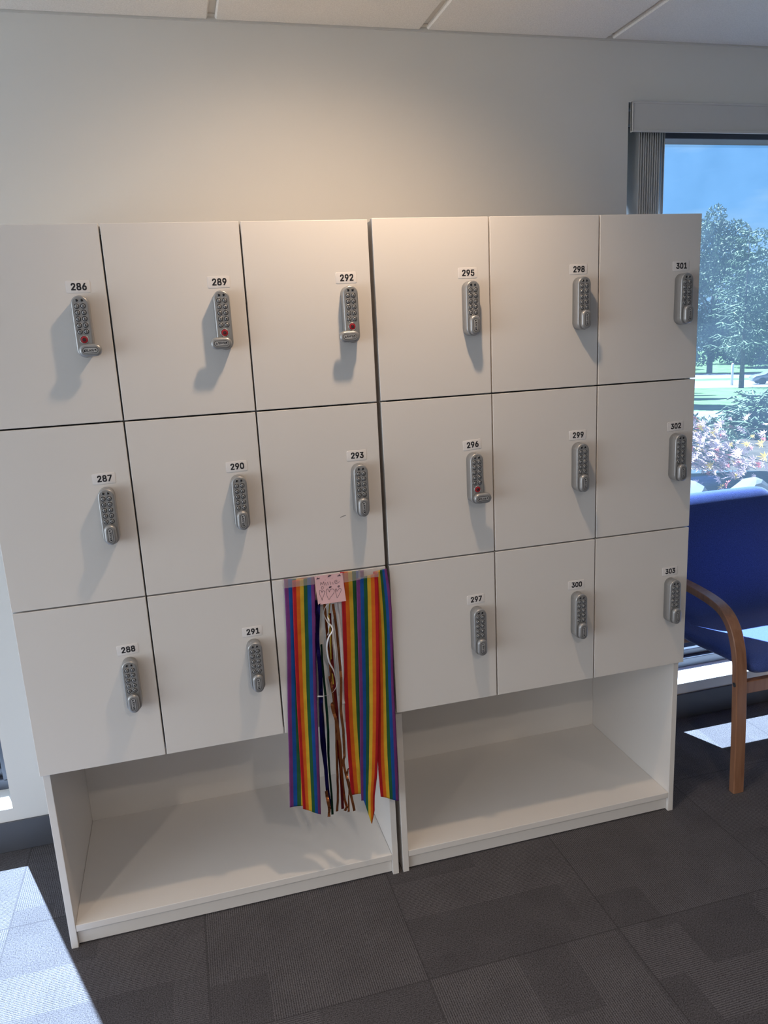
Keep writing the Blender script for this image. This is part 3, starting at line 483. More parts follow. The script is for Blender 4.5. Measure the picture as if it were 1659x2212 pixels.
# --- lock prototype meshes (origin on the door face, at the lock's middle; -y comes out of the door)
def prism(mb, outline, y0, y1, bev, mi=0, dx=0, dz=0):
    """rounded-edge prism from an outline in x,z coming out from y0 to y1 (y1<y0)"""
    rings = []
    n = len(outline)
    def inset(d_):
        out = []
        for i in range(n):
            p = Vector(outline[i]); a = Vector(outline[i - 1]); b = Vector(outline[(i + 1) % n]); tt = (b - a)
            if tt.length < 1e-9: out.append(p); continue
            tt.normalize(); out.append(p + Vector((-tt.y, tt.x)) * d_)
        return out
    for d_, y in [(0, y0), (0, y1 + bev)] + [(bev * (1 - cos(a)), y1 + bev * (1 - sin(a))) for a in (pi / 6, pi / 3, pi / 2)]:
        rings.append([(p[0] + dx, y, p[1] + dz) for p in inset(d_)])
    mb.loft(rings, mi)
def disc(mb, r, y, cx, cz, mi, n=20):
    mb.faces([(cx + r * cos(2 * pi * k / n), y, cz + r * sin(2 * pi * k / n)) for k in range(n)], [tuple(range(n))], mi)
def ring(mb, r0, r1, y0, y1, cx, cz, mi, n=20):
    mb.loft([[(cx + r * cos(2 * pi * k / n), y, cz + r * sin(2 * pi * k / n)) for k in range(n)] for r, y in ((r0, y0), ((r0 * .7 + r1 * .3), y1), ((r0 * .3 + r1 * .7), y1), (r1, y0))], mi, cap=False)
BW, BH, BD = 0.0365, 0.132, 0.030
mb = MB(); prism(mb, stadium(BW, BH, 14), 0.0, -BD, 0.0035)
KEYS = []
for r in range(5):
    for c in range(2): KEYS.append(((-1, 1)[c] * 0.0066, 0.0434 - r * 0.0134, '1234567890'[r * 2 + c]))
for kx, kz, ch in KEYS:
    disc(mb, 0.0058, -BD - 0.0002, kx, kz, 1); ring(mb, 0.0066, 0.0055, -BD + 0.0002, -BD - 0.0007, kx, kz, 0)
ring(mb, 0.0098, 0.0074, -BD + 0.0002, -BD - 0.0010, 0, -0.0275, 0, 26)
for sx in (-1, 1): ring(mb, 0.0036, 0.0026, -BD + 0.0002, -BD - 0.0004, sx * 0.0052, 0.0556, 0)
b0 = mb.build('keypad_lock', [M['lock'], M['recess']]); LOCK = b0.data; bpy.data.objects.remove(b0)
KEYM = []
for kx, kz, ch in KEYS:
    mb = MB(); n = 16
    mb.loft([[(r * cos(2 * pi * k / n), y, r * sin(2 * pi * k / n)) for k in range(n)] for r, y in ((0.0041, 0.0), (0.0041, -0.0008), (0.0036, -0.0013), (0.0022, -0.0015))])
    put_text(mb, ch, 0.0026 if ch != '1' else 0.0014, 0, -0.00165, 0, 1, 0.07, height=0.0044)
    o = mb.build('button', [M['key'], M['ink']]); KEYM.append(o.data); bpy.data.objects.remove(o)
mb = MB(); n = 20
mb.loft([[(r * cos(2 * pi * k / n), y, r * sin(2 * pi * k / n)) for k in range(n)] for r, y in ((0.0074, 0.0), (0.0074, -0.0006), (0.0066, -0.0011), (0.003, -0.0012))])
ring(mb, 0.0040, 0.0024, -0.0012, -0.0014, 0, 0, 1)
mb.box((-0.0018, -0.0014, -0.0018), (0.0018, -0.0012, 0.0018), mi=1)
o = mb.build('reset_button', [M['red'], M['ink']]); REDM = o.data; bpy.data.objects.remove(o)
mb = MB(); n = 12
mb.loft([[(r * cos(2 * pi * k / n), y, r * sin(2 * pi * k / n)) for k in range(n)] for r, y in ((0.0027, 0.0), (0.0024, -0.0008), (0.0013, -0.0013))])
o = mb.build('indicator_light', [M['lens']]); LEDM = o.data; bpy.data.objects.remove(o)
# knob: pivots at its own foot; drawn upright, lettering reading upwards
KW, KH = 0.0268, 0.0475
mb = MB(); prism(mb, stadium(KW, KH, 14), 0.0, -0.0125, 0.0055, 0, 0, KH / 2 - KW / 2)
cz = KH / 2 - KW / 2
mb.loft([[(p[0], y, p[1] + cz) for p in stadium(w_, h_, 10)] for w_, h_, y in ((0.0118, 0.0325, -0.0124), (0.0112, 0.0320, -0.0129), (0.0100, 0.0308, -0.0129), (0.0094, 0.0302, -0.0124))], 1, cap=False)
mb.faces([(p[0], -0.01262, p[1] + cz) for p in stadium(0.0098, 0.0305, 10)], [tuple(range(22))], 2)
put_text(mb, 'KitLock', 0.0205, 0.0, -0.0129, cz - 0.0028, 1, 0.05, pi / 2, 0.0058)
# small padlock emblem after the word
mb.box((-0.0022, -0.0130, cz + 0.0088), (0.0004, -0.0127, cz + 0.0118), mi=1); ring(mb, 0.0016, 0.0010, -0.0127, -0.0130, 0.0006, cz + 0.0112, 1, 12)
mb.box((-0.0026, -0.0130, cz + 0.0128), (-0.0020, -0.0127, cz + 0.0142), mi=1)
o = mb.build('knob', [M['lock'], M['ink'], M['plate']]); KNOBM = o.data; bpy.data.objects.remove(o)
for me in (LOCK, KNOBM, REDM, LEDM, *KEYM):
    for p in me.polygons: p.use_smooth = True
for me in (LOCK, KNOBM):
    for p in me.polygons:
        if len(p.vertices) > 8: p.use_smooth = False
ROWW = ['top', 'middle', 'bottom']
def locker_unit(F, label):
    xs_, zs_ = F['x'], F['z']; xa, xb = xs_[0], xs_[3]; cx = (xa + xb) / 2; cy = 0.26
    u = empty('locker_cabinet', (cx, cy, 0), label, 'locker', 'white nine-door locker cabinets')
    def P(name, lo_, hi_, bev=0.0008, m_='laminate', seg=1):
        return MB().box((lo_[0] - cx, lo_[1] - cy, lo_[2]), (hi_[0] - cx, hi_[1] - cy, hi_[2]), bev, 0, seg).build(name, M[m_], u)
    top = zs_[3] - 0.003
    ins = 0.0015
    P('side_panel', (xa + ins, 0.0205, 0.0), (xa + 0.019, 0.499, top)); P('side_panel', (xb - 0.019, 0.0205, 0.0), (xb - ins, 0.499, top))
    P('top_panel', (xa + 0.019, 0.0205, top - 0.018), (xb - 0.019, 0.499, top)); P('back_panel', (xa + 0.019, 0.487, 0.0), (xb - 0.019, 0.499, top - 0.018))
    P('shelf', (xa + 0.0195, 0.0215, 0.047), (xb - 0.0195, 0.487, 0.066)); P('plinth', (xa + 0.0195, 0.031, 0.004), (xb - 0.0195, 0.049, 0.0465))
    P('locker_floor', (xa + 0.0195, 0.028, zs_[0] + 0.004), (xb - 0.0195, 0.487, zs_[0] + 0.022))
    for k in (1, 2): P('divider', (xs_[k] - 0.009, 0.030, zs_[0] + 0.022), (xs_[k] + 0.009, 0.487, top - 0.018))
    for c in range(3):
        for r in range(3):
            n_, knob = NUM[(F['tag'], c, r)]
            za, zb = zs_[2 - r], zs_[3 - r]
            g = 0.0019
            xl = xs_[c] + (g if c else 0.0); xr = xs_[c + 1] - (g if c < 2 else 0.0)
            dl = za + (g if r < 2 else 0.0); dh = zb - (g if r else 0.0)
            dr = P('door', (xl, 0.0, dl), (xr, 0.0185, dh), 0.0012, seg=2)
            if n_ is None:
                dr['label'] = 'door hidden behind rainbow streamers'; continue
            dr['label'] = 'door numbered ' + n_
            if n_ == '293':
                mb = MB(); mb.tube([(0.788 - cx, -0.0001 - cy, 1.0835), (0.795 - cx, -0.0001 - cy, 1.0862), (0.803 - cx, -0.0001 - cy, 1.0875)], [0.0003, 0.0006, 0.0003], 5)
                mb.build('scuff_mark', M['recess'], u)
            lx = xs_[c + 1] - 0.0575 - cx; lz = (za + zb) / 2 - 0.0015
            lk_ = link('keypad_lock', LOCK, u, (lx, -cy, lz))
            lk_['label'] = 'silver keypad lock under ' + n_ + {'U': ' with upright knob', 'R': ' with knob turned right and red button bare', 'L': ' with knob turned left and red button bare'}[knob]
            for (kx, kz, ch), me in zip(KEYS, KEYM): link('button', me, lk_, (kx, -BD - 0.0001, kz))
            for sx in (-1, 1): link('indicator_light', LEDM, lk_, (sx * 0.0052, -BD - 0.0001, 0.0556))
            rb = link('reset_button', REDM, lk_, (0, -BD - 0.0001, -0.0275)); rb['label'] = 'red round button'
            kb = link('knob', KNOBM, lk_, (0, -BD - 0.0014, -0.0503)); kb.rotation_euler = (0, {'U': 0, 'R': pi / 2, 'L': -pi / 2}[knob], 0)
            mb = MB()
            w2, h2 = 0.0252, 0.0128; rr = 0.003; out = []
            for qx, qz, a0 in ((w2 - rr, h2 - rr, 0), (-w2 + rr, h2 - rr, pi / 2), (-w2 + rr, -h2 + rr, pi), (w2 - rr, -h2 + rr, 1.5 * pi)):
                for k in range(5): out.append((qx + rr * cos(a0 + k * pi / 8), qz + rr * sin(a0 + k * pi / 8)))
            prism(mb, out, 0.0, -0.0006, 0.0004)
            put_text(mb, n_, 0.0325 if not n_.startswith('30') else 0.0325, 0.0015, -0.00075, 0.0003, 1, 0.085, height=0.0158)
            sl = mb.build('number_label', [M['sticker'], M['ink']], u, (lx - 0.001 + random.uniform(-.001, .001), -cy, lz + 0.0855))
            sl.rotation_euler = (0, radians({'296': -3.5, '302': -2, '288': -2.0, '297': -2, '303': -1.5}.get(n_, random.uniform(-1, 1))), 0)
            sl['label'] = 'white sticker printed ' + n_
    return u
locker_unit(FA, 'left white locker cabinet with doors 286 to 293 and rainbow streamers hanging on it')
locker_unit(FB, 'right white locker cabinet with doors 295 to 303 beside the blue chair')
STREAM = {
  'a': ([(0.6328, 0.9415), (0.6263, 0.769), (0.6132, 0.5751), (0.6049, 0.4259), (0.5971, 0.3013)], [(0.6677, 0.9391), (0.6577, 0.7639), (0.6456, 0.5691), (0.6384, 0.4189), (0.634, 0.2908)]),
  'b': ([(0.6528, 0.9367), (0.6454, 0.7872), (0.6389, 0.6074), (0.6351, 0.4579), (0.6316, 0.2914)], [(0.7102, 0.9393), (0.7048, 0.8276), (0.6937, 0.6344), (0.6867, 0.4473), (0.6794, 0.2637)]),
  'c': ([(0.7775, 0.9417), (0.7743, 0.8029), (0.7663, 0.5841), (0.7649, 0.4313), (0.7666, 0.3008)], [(0.8325, 0.9379), (0.8276, 0.7948), (0.8201, 0.5742), (0.8149, 0.4211), (0.8086, 0.2793)]),
  'd': ([(0.817, 0.9207), (0.8109, 0.7612), (0.8049, 0.577), (0.7957, 0.3858), (0.7926, 0.2829)], [(0.8751, 0.9287), (0.8691, 0.752), (0.8592, 0.567), (0.8442, 0.3756), (0.8287, 0.2748)]),
  'e': ([(0.8632, 0.9321), (0.8621, 0.7531), (0.8567, 0.5675), (0.8467, 0.3949), (0.8487, 0.2804)], [(0.8999, 0.936), (0.9074, 0.8262), (0.9025, 0.5973), (0.903, 0.4426), (0.9, 0.2555)]),
}
FOIL = {
  'navy1': [(0.712, 0.8778), (0.7092, 0.815), (0.7045, 0.7624), (0.7055, 0.69), (0.7012, 0.5803), (0.6982, 0.4866), (0.7016, 0.4091), (0.7016, 0.3309), (0.7045, 0.2786)],
  'navy2': [(0.7155, 0.8703), (0.7044, 0.7803), (0.7017, 0.7088), (0.7017, 0.6358), (0.7027, 0.5613), (0.7003, 0.4671), (0.6987, 0.3512)],
  'green1': [(0.7108, 0.765), (0.711, 0.6709), (0.7115, 0.5784), (0.7105, 0.5032), (0.7081, 0.4271), (0.7081, 0.3491), (0.7061, 0.2763)],
  'copper_left': [(0.7298, 0.8683), (0.7315, 0.7939), (0.7326, 0.7109), (0.7346, 0.6373), (0.7378, 0.5547), (0.7364, 0.479), (0.7322, 0.3831), (0.7291, 0.3248), (0.7225, 0.2685)],
  'copper_long': [(0.7499, 0.8654), (0.7553, 0.7937), (0.7572, 0.7178), (0.7571, 0.6629), (0.7512, 0.571), (0.754, 0.5061), (0.7532, 0.4371), (0.7495, 0.4068), (0.7595, 0.3379), (0.7689, 0.2659)],
  'maroon': [(0.7413, 0.8385), (0.7397, 0.7387), (0.7389, 0.666), (0.7413, 0.5653), (0.7405, 0.4782), (0.7407, 0.3813), (0.7381, 0.2749)],
  'copper_b': [(0.728, 0.6679), (0.7356, 0.6), (0.7292, 0.5825), (0.7393, 0.5242), (0.7428, 0.4585), (0.7435, 0.369), (0.7463, 0.3011), (0.7487, 0.2806), (0.7425, 0.2699)],
  'copper_c': [(0.7512, 0.5332), (0.76, 0.5164)],
  'yellow': [(0.7432, 0.8663), (0.7387, 0.8247), (0.7382, 0.7678), (0.7366, 0.703), (0.7368, 0.6443)],
  'gold_end': [(0.6968, 0.3398), (0.6985, 0.3118), (0.7019, 0.2832), (0.6977, 0.2642)],
  'copper_d': [(0.7631, 0.3961), (0.7546, 0.3744), (0.76, 0.3457), (0.7553, 0.2991), (0.7515, 0.2679)],
}
CURL = [[(0.7404, 0.8708), (0.7285, 0.8586), (0.725, 0.8416), (0.7311, 0.8232), (0.7419, 0.8074), (0.7412, 0.7969), (0.7299, 0.7809), (0.7246, 0.7532), (0.7287, 0.713), (0.7389, 0.6859), (0.7425, 0.6634), (0.745, 0.6483), (0.7352, 0.6317), (0.7156, 0.6223), (0.6911, 0.6249)], [(0.7321, 0.8371), (0.7373, 0.8152), (0.7292, 0.7846)]]
STROKES = {
  'M': [(0.7223, 0.9171), (0.7238, 0.9252), (0.7276, 0.9187), (0.7312, 0.926), (0.7325, 0.9157)],
  'i1': [(0.7359, 0.9224), (0.7369, 0.9148)],
  'l1': [(0.7411, 0.9234), (0.7423, 0.9149)],
  'l2': [(0.7475, 0.9234), (0.7489, 0.9149)],
  'i2': [(0.7539, 0.9211), (0.755, 0.915)],
  'e': [(0.7597, 0.9209), (0.7653, 0.9213), (0.765, 0.925), (0.7609, 0.9249), (0.7589, 0.9204), (0.7615, 0.9165), (0.7662, 0.917), (0.772, 0.9204)],
  'd1': [(0.7352, 0.9298), (0.7358, 0.9289)],
  'd2': [(0.7531, 0.932), (0.7536, 0.9312)],
  'o1': [(0.7272, 0.9132), (0.7296, 0.9113), (0.7291, 0.9078), (0.7261, 0.9064), (0.724, 0.9085), (0.7246, 0.9122), (0.7272, 0.9132)],
  'b1': [(0.7433, 0.9076), (0.746, 0.9102), (0.7501, 0.9103), (0.7476, 0.9074), (0.7442, 0.9083), (0.7483, 0.9093)],
  'o2': [(0.7675, 0.9097), (0.771, 0.9098), (0.7696, 0.9064), (0.7669, 0.9068), (0.7669, 0.9092), (0.7691, 0.9082)],
  'h1': [(0.7249, 0.8976), (0.7235, 0.9026), (0.7202, 0.9045), (0.718, 0.901), (0.7188, 0.8925), (0.7217, 0.8849), (0.7241, 0.8779), (0.7231, 0.8799), (0.7264, 0.8854), (0.7308, 0.8944), (0.7316, 0.8991), (0.7293, 0.902), (0.7263, 0.901), (0.7249, 0.8976)],
  'h2': [(0.7437, 0.8962), (0.7415, 0.9031), (0.7387, 0.9053), (0.736, 0.9021), (0.7352, 0.8962), (0.7374, 0.8863), (0.7409, 0.8771), (0.7465, 0.8832), (0.754, 0.8911), (0.7566, 0.898), (0.7554, 0.9024), (0.7502, 0.9037), (0.746, 0.9019), (0.7437, 0.8962)],
  'h3': [(0.7636, 0.8952), (0.7629, 0.9013), (0.7608, 0.9022), (0.7594, 0.8988), (0.76, 0.8927), (0.7612, 0.8853), (0.7625, 0.8785), (0.767, 0.8845), (0.7728, 0.8933), (0.7749, 0.8984), (0.7734, 0.9017), (0.7693, 0.9016), (0.7662, 0.899), (0.7636, 0.8952)],
  's1': [(0.7137, 0.9337), (0.7157, 0.9382), (0.7183, 0.9343), (0.7219, 0.9364), (0.7167, 0.9357), (0.7143, 0.9342), (0.7189, 0.9351)],
  's2': [(0.7426, 0.9363), (0.7464, 0.9406), (0.7515, 0.9399), (0.7479, 0.9372), (0.7438, 0.9368), (0.7474, 0.9393), (0.7521, 0.9395)],
  's3': [(0.7674, 0.9354), (0.771, 0.9373), (0.7733, 0.9394), (0.7739, 0.9363), (0.7764, 0.9348), (0.7727, 0.9365), (0.7703, 0.9346), (0.7751, 0.9367)],
}

# ================================================================== STREAMERS, NOTE, RIBBONS
def streamer(key, cols, y, label, tip=None, wav=0.0012):
    L, R_ = STREAM[key]
    if key in 'ac': R_ = [(x + 0.062, z - 0.004) for x, z in L]
    def fn(u, v):
        a = interp(L, v); b = interp(R_, v)
        x = a[0] + (b[0] - a[0]) * u; z = a[1] + (b[1] - a[1]) * u
        if tip and v > 0.93:
            k = (v - 0.93) / 0.07; z -= tip * k * max(0, 1 - abs(u - 0.70) / 0.5)
        return (x, y - wav * (1 + sin(u * 7 + v * 3)) * min(1, v * 6) - 0.0004 * sin(v * 60 + u * 4), z)
    o = grid_mesh('rainbow_streamer', fn, 18, 60, [M[c] for c in cols], lambda u, v: min(5, int(u * 6 + 1e-6)), thick=0.0004)
    return tag(o, label, 'streamer', 'rainbow crepe streamers on the locker door')
streamer('a', 'VBGYOR', -0.004, 'leftmost rainbow streamer, violet and blue edge showing behind its neighbour')
streamer('b', 'ROYGBV', -0.008, 'second rainbow streamer from the left, red to violet, just left of the pink note')
streamer('c', 'ROYGBV', -0.004, 'red, orange and yellow rainbow streamer hanging just right of the foil ribbons')
streamer('e', 'ROYGBV', -0.0075, 'rightmost rainbow streamer, ending in a violet edge beside the cabinet gap')
streamer('d', 'VBGYOR', -0.0115, 'rainbow streamer in front with a pointed lower end, violet left to red right', tip=0.075)

# pink sticky note
NC = [(0.7086, 0.9421), (0.7812, 0.9425), (0.7852, 0.8674), (0.7124, 0.8670)]
nr = empty('sticky_note', (0.747, -0.015, 0.905), 'pink square sticky note with a handwritten name and three hearts', 'note')
def fn(u, v):
    x = (NC[0][0] * (1 - u) + NC[1][0] * u) * (1 - v) + (NC[3][0] * (1 - u) + NC[2][0] * u) * v
    z = (NC[0][1] * (1 - u) + NC[1][1] * u) * (1 - v) + (NC[3][1] * (1 - u) + NC[2][1] * u) * v
    return (x - 0.747, -0.0002 - 0.004 * v * v, z - 0.905)
grid_mesh('paper', fn, 6, 8, [M['note']], parent=nr, smooth=False, thick=0.0003)
mb = MB()
for k, st in STROKES.items():
    n = max(2, (len(st) - 1) * 4); pts = []
    for i in range(n + 1):
        q = interp(st, i / n) if k != 'M' and not k.startswith('s') else None
        if q is None:
            xx = i / n * (len(st) - 1); j = min(int(xx), len(st) - 2); f = xx - j
            q = (st[j][0] * (1 - f) + st[j + 1][0] * f, st[j][1] * (1 - f) + st[j + 1][1] * f)
        v = (0.942 - q[1]) / 0.075
        pts.append((q[0] - 0.747, -0.0006 - 0.004 * v * v, q[1] - 0.905))
    mb.tube(pts, 0.00036 if k[0] != 's' and k not in ('b1', 'o2') else 0.0006, 5)
mb.build('handwriting', M['pen'], nr)

# clear tape
def tape(x0, x1, z0, z1, y, rot, label):
    mb = MB(); mb.box((-(x1 - x0) / 2, -0.0001, -(z1 - z0) / 2), ((x1 - x0) / 2, 0.0001, (z1 - z0) / 2))
    o = mb.build('clear_tape', M['tape'], None, ((x0 + x1) / 2, y, (z0 + z1) / 2)); o.rotation_euler = (0, rot, 0)
    return tag(o, label, 'tape', 'clear tape strips holding the streamers')
tape(0.628, 0.713, 0.9205, 0.943, -0.0125, 0.0, 'clear tape strip across the streamers left of the pink note')
tape(0.781, 0.828, 0.9170, 0.943, -0.0155, -0.06, 'clear tape strip across the streamers right of the pink note')
tape(0.822, 0.876, 0.9200, 0.943, -0.0160, 0.03, 'clear tape strip over the pointed streamer, farthest right')

# foil and curling ribbons hanging below the note
def ribbon(name, pts, w, m_, y, label, group, tw=2.0, ph=0.0, wob=0.004):
    pts = list(pts); n = 12 * (len(pts) - 1)
    C_ = [interp(pts, i / n) for i in range(n + 1)]
    def fn(u, v):
        i = v * n; j = min(int(i), n - 1); f = i - j
        x = C_[j][0] * (1 - f) + C_[j + 1][0] * f; z = C_[j][1] * (1 - f) + C_[j + 1][1] * f
        a = (0.25 * ph + 0.28 * tw * sin(v * 9 + ph * 2)) if name == 'foil_ribbon' else ph + tw * 0.5 * sin(v * 9 + ph * 2)
        dx, dz = C_[j + 1][0] - C_[j][0], C_[j + 1][1] - C_[j][1]; l_ = sqrt(dx * dx + dz * dz) + 1e-9
        nx, nz_ = -dz / l_, dx / l_
        q = (u - 0.5) * w * (1.3 if name == 'foil_ribbon' else 1.0)
        cr_ = 0.0022 * sin(j * 0.61 + ph * 7) * sin(j * 0.23 + ph) ** 3 if name == 'foil_ribbon' else 0.0
        return (x + nx * q * cos(a), y + wob * sin(v * 11 + ph) + q * sin(a) + cr_, z + nz_ * q * cos(a))
    o = grid_mesh(name, fn, 2, n, [M[m_]], smooth=name != 'foil_ribbon', thick=0.0002)
    return tag(o, label, 'ribbon', group)
G = 'ribbons hanging under the pink note'
fr = 'foil_ribbon'
ribbon(fr, FOIL['navy1'], 0.0085, 'navy', -0.012, 'navy foil ribbon, longest, right of the violet streamer edge', G, 1.2, 0.2)
ribbon(fr, FOIL['navy2'], 0.0060, 'navy', -0.026, 'shorter navy foil ribbon looping in front of the longest navy one', G, 1.6, 1.0)
ribbon(fr, FOIL['green1'], 0.0050, 'dkgreen', -0.034, 'dark green foil ribbon hanging between navy and copper ribbons', G, 1.4, 0.5)
ribbon(fr, FOIL['gold_end'], 0.0065, 'copper', -0.022, 'short copper foil end beside the dark green ribbon tip', G, 1.0, 0.3)
ribbon(fr, FOIL['copper_left'], 0.0055, 'copper', -0.013, 'leftmost long copper foil ribbon below the pink note', G, 1.2, 0.1)
ribbon(fr, FOIL['maroon'], 0.0062, 'maroon', -0.016, 'dark maroon foil ribbon among the copper ribbons', G, 0.8, 0.2)
ribbon(fr, FOIL['copper_b'], 0.0060, 'copper', -0.020, 'kinked copper foil ribbon just right of the maroon ribbon', G, 1.5, 0.6)
ribbon(fr, FOIL['copper_long'], 0.0055, 'copper', -0.023, 'rightmost long copper foil ribbon ending furthest right', G, 0.9, 0.1)
ribbon(fr, FOIL['copper_d'], 0.0045, 'copper', -0.026, 'short thin copper ribbon in front of the red streamer edge', G, 1.6, 0.8)
ribbon('curling_ribbon', FOIL['yellow'], 0.0036, 'gold', -0.018, 'narrow yellow ribbon hanging straight below the pink note', G, 0.6, 0.1)
ribbon('curling_ribbon', CURL[0], 0.0040, 'curl', -0.030, 'long white curling ribbon looping in front of the foil', G, 2.2, 0.4, 0.006)
ribbon('curling_ribbon', CURL[1], 0.0034, 'curl', -0.026, 'short white curling ribbon behind the long white curl', G, 2.0, 1.2, 0.004)

ribbon('plastic_ribbon', [(0.7626, 0.8657), (0.7661, 0.8049), (0.7663, 0.7328), (0.7647, 0.6598), (0.7595, 0.6162), (0.7621, 0.5802)], 0.0075, 'curl', -0.0125, 'wide white ribbon hanging beside the red streamer edge', G, 0.5, 0.2, 0.002)
ribbon('plastic_ribbon', [(0.7498, 0.8223), (0.7495, 0.7508), (0.7501, 0.6816), (0.7487, 0.6079)], 0.0045, 'curl', -0.0145, 'narrow pale ribbon between the maroon and the rightmost copper ribbon', G, 0.6, 0.5, 0.002)

# ================================================================== CHAIR
ch = empty('armchair', (2.35, 0.28, 0.0), 'blue upholstered armchair with bentwood arms right of the lockers', 'chair')
ox, oy = 2.35, 0.28
def arm(xa, xb):
    path = [(0.028, 0.0), (0.034, 0.20), (0.041, 0.35), (0.048, 0.44), (0.060, 0.50), (0.081, 0.552), (0.112, 0.590), (0.150, 0.612), (0.195, 0.6235), (0.25, 0.630), (0.32, 0.634), (0.40, 0.634), (0.445, 0.622), (0.478, 0.59), (0.492, 0.545), (0.496, 0.48), (0.496, 0.25), (0.496, 0.0)]
    n = 90; T_ = 0.0245; rings = []
    Q = [Vector(interp(path, i / n)) for i in range(n + 1)]
    for i, q in enumerate(Q):
        t_ = (Q[min(i + 1, n)] - Q[max(i - 1, 0)]).normalized(); nn = Vector((t_.y, -t_.x))
        if i in (0, n): nn = Vector((1, 0)) if i == 0 else Vector((-1, 0))
        p2 = q + nn * T_; b = 0.0025
        a_ = q + nn * b; c_ = p2 - nn * b
        rings.append([(xa + b - ox, q.x - oy, q.y), (xb - b - ox, q.x - oy, q.y), (xb - ox, a_.x - oy, a_.y), (xb - ox, c_.x - oy, c_.y), (xb - b - ox, p2.x - oy, p2.y), (xa + b - ox, p2.x - oy, p2.y), (xa - ox, c_.x - oy, c_.y), (xa - ox, a_.x - oy, a_.y)])
    mb = MB(); mb.loft(rings, 0, True); o = mb.build('arm_frame', M['wood'], ch)
    for p in o.data.polygons: p.use_smooth = False
    return o
AL = arm(2.045, 2.085); AR = arm(2.620, 2.660)
for a_, xx in ((AL, 2.0445), (AR, 2.6605)):
    mb = MB(); s_ = -1 if xx < 2.3 else 1
    mb.loft([[(xx - ox + dx * s_, 0.054 - oy + r * cos(2 * pi * k / 16), 0.378 + r * sin(2 * pi * k / 16)) for k in range(16)] for r, dx in ((0.0075, 0.0), (0.0075, 0.0012), (0.0058, 0.0016), (0.0050, 0.0004), (0.001, 0.0003))])
    mb.build('bolt', M['steel'], a_)
MB().box((2.084 - ox, 0.050 - oy, 0.340), (2.621 - ox, 0.072 - oy, 0.382), 0.002).build('cross_rail', M['wood'], ch)
MB().box((2.084 - ox, 0.474 - oy, 0.335), (2.621 - ox, 0.494 - oy, 0.375), 0.002).build('cross_rail', M['wood'], ch)
# upholstered shell: one padded piece, seat curving up into the back
prof = [(0.045, 0.408), (0.055, 0.420), (0.10, 0.428), (0.20, 0.424), (0.32, 0.414), (0.42, 0.412), (0.478, 0.430), (0.508, 0.475), (0.519, 0.54), (0.529, 0.63), (0.537, 0.72), (0.546, 0.78), (0.561, 0.825), (0.583, 0.855), (0.606, 0.870)]
n = 80; Q = [Vector(interp(prof, i / n)) for i in range(n + 1)]
acc = [0]
for i in range(n): acc.append(acc[-1] + (Q[i + 1] - Q[i]).length)
TOT = acc[-1]; rings = []
XL, XR = 2.098, 2.600
for i, q in enumerate(Q):
    t_ = (Q[min(i + 1, n)] - Q[max(i - 1, 0)]).normalized(); nn = Vector((-t_.y, t_.x))
    s0, s1 = acc[i], TOT - acc[i]
    def cut(d_, r): return 0 if d_ >= r else r - sqrt(max(0, r * r - (r - d_) ** 2))
    ins = max(cut(s1, 0.065), cut(s0, 0.05))
    th = 0.030 if acc[i] < 0.45 else 0.030 - 0.002 * min(1, (acc[i] - 0.45) / 0.2)
    e_ = min(s0, s1); th *= sqrt(max(0.02, 1 - max(0, 1 - e_ / 0.028) ** 2))
    hw = (XR - XL) / 2 - ins; cxm = (XL + XR) / 2; ringp = []
    m_ = 36
    for k in range(m_):
        a = 2 * pi * k / m_; ca, sa = cos(a), sin(a)
        px = (abs(ca) ** 0.16) * (1 if ca >= 0 else -1); pn = (abs(sa) ** 0.55) * (1 if sa >= 0 else -1)
        p = q + nn * th * pn * (1 - 0.30 * abs(px) ** 6)
        ringp.append((cxm + hw * px - ox, p.x - oy, p.y))
    rings.append(ringp)
mb = MB(); mb.loft(rings); mb.build('upholstered_shell', M['blue'], ch)

# ================================================================== OUTSIDE
# t = metres out along the view through the right window, s = metres to the right of it
DV = Vector((0.630, 0.7766)); NV = Vector((0.7766, -0.630))
PRO = [(2.0, 0.85), (4, 0.74), (5.2, 0.62), (7.0, 0.25), (9, -0.05), (14, -0.55), (20, -0.99), (28, -1.60), (40, -2.35), (60, -3.87), (72, -4.55), (95, -5.70), (102, -5.96), (130, -6.9), (220, -7.5)]
def gz(t):
    for (a, za), (b, zb) in zip(PRO, PRO[1:]):
        if t <= b: return za + (zb - za) * max(0, (t - a)) / (b - a)
    return PRO[-1][1]
def at(t, s, z=None):
    p = Vector((CAM.x, CAM.y)) + DV * t + NV * s
    return Vector((p.x, p.y, gz(t) if z is None else z))
def strip(name, t0, t1, m_, lift=0.0, s0=-70, s1=70):
    n = max(2, int((t1 - t0) / 2))
    if s0 == -70: s0 = -6 - t0 * 0.6; s1 = 6 + t1 * 0.6
    o = grid_mesh(name, lambda u, v: tuple(at(t0 + (t1 - t0) * v, s0 + (s1 - s0) * u) + Vector((0, 0, lift))), 6, n, [M[m_]])
    o['kind'] = 'structure'; return o
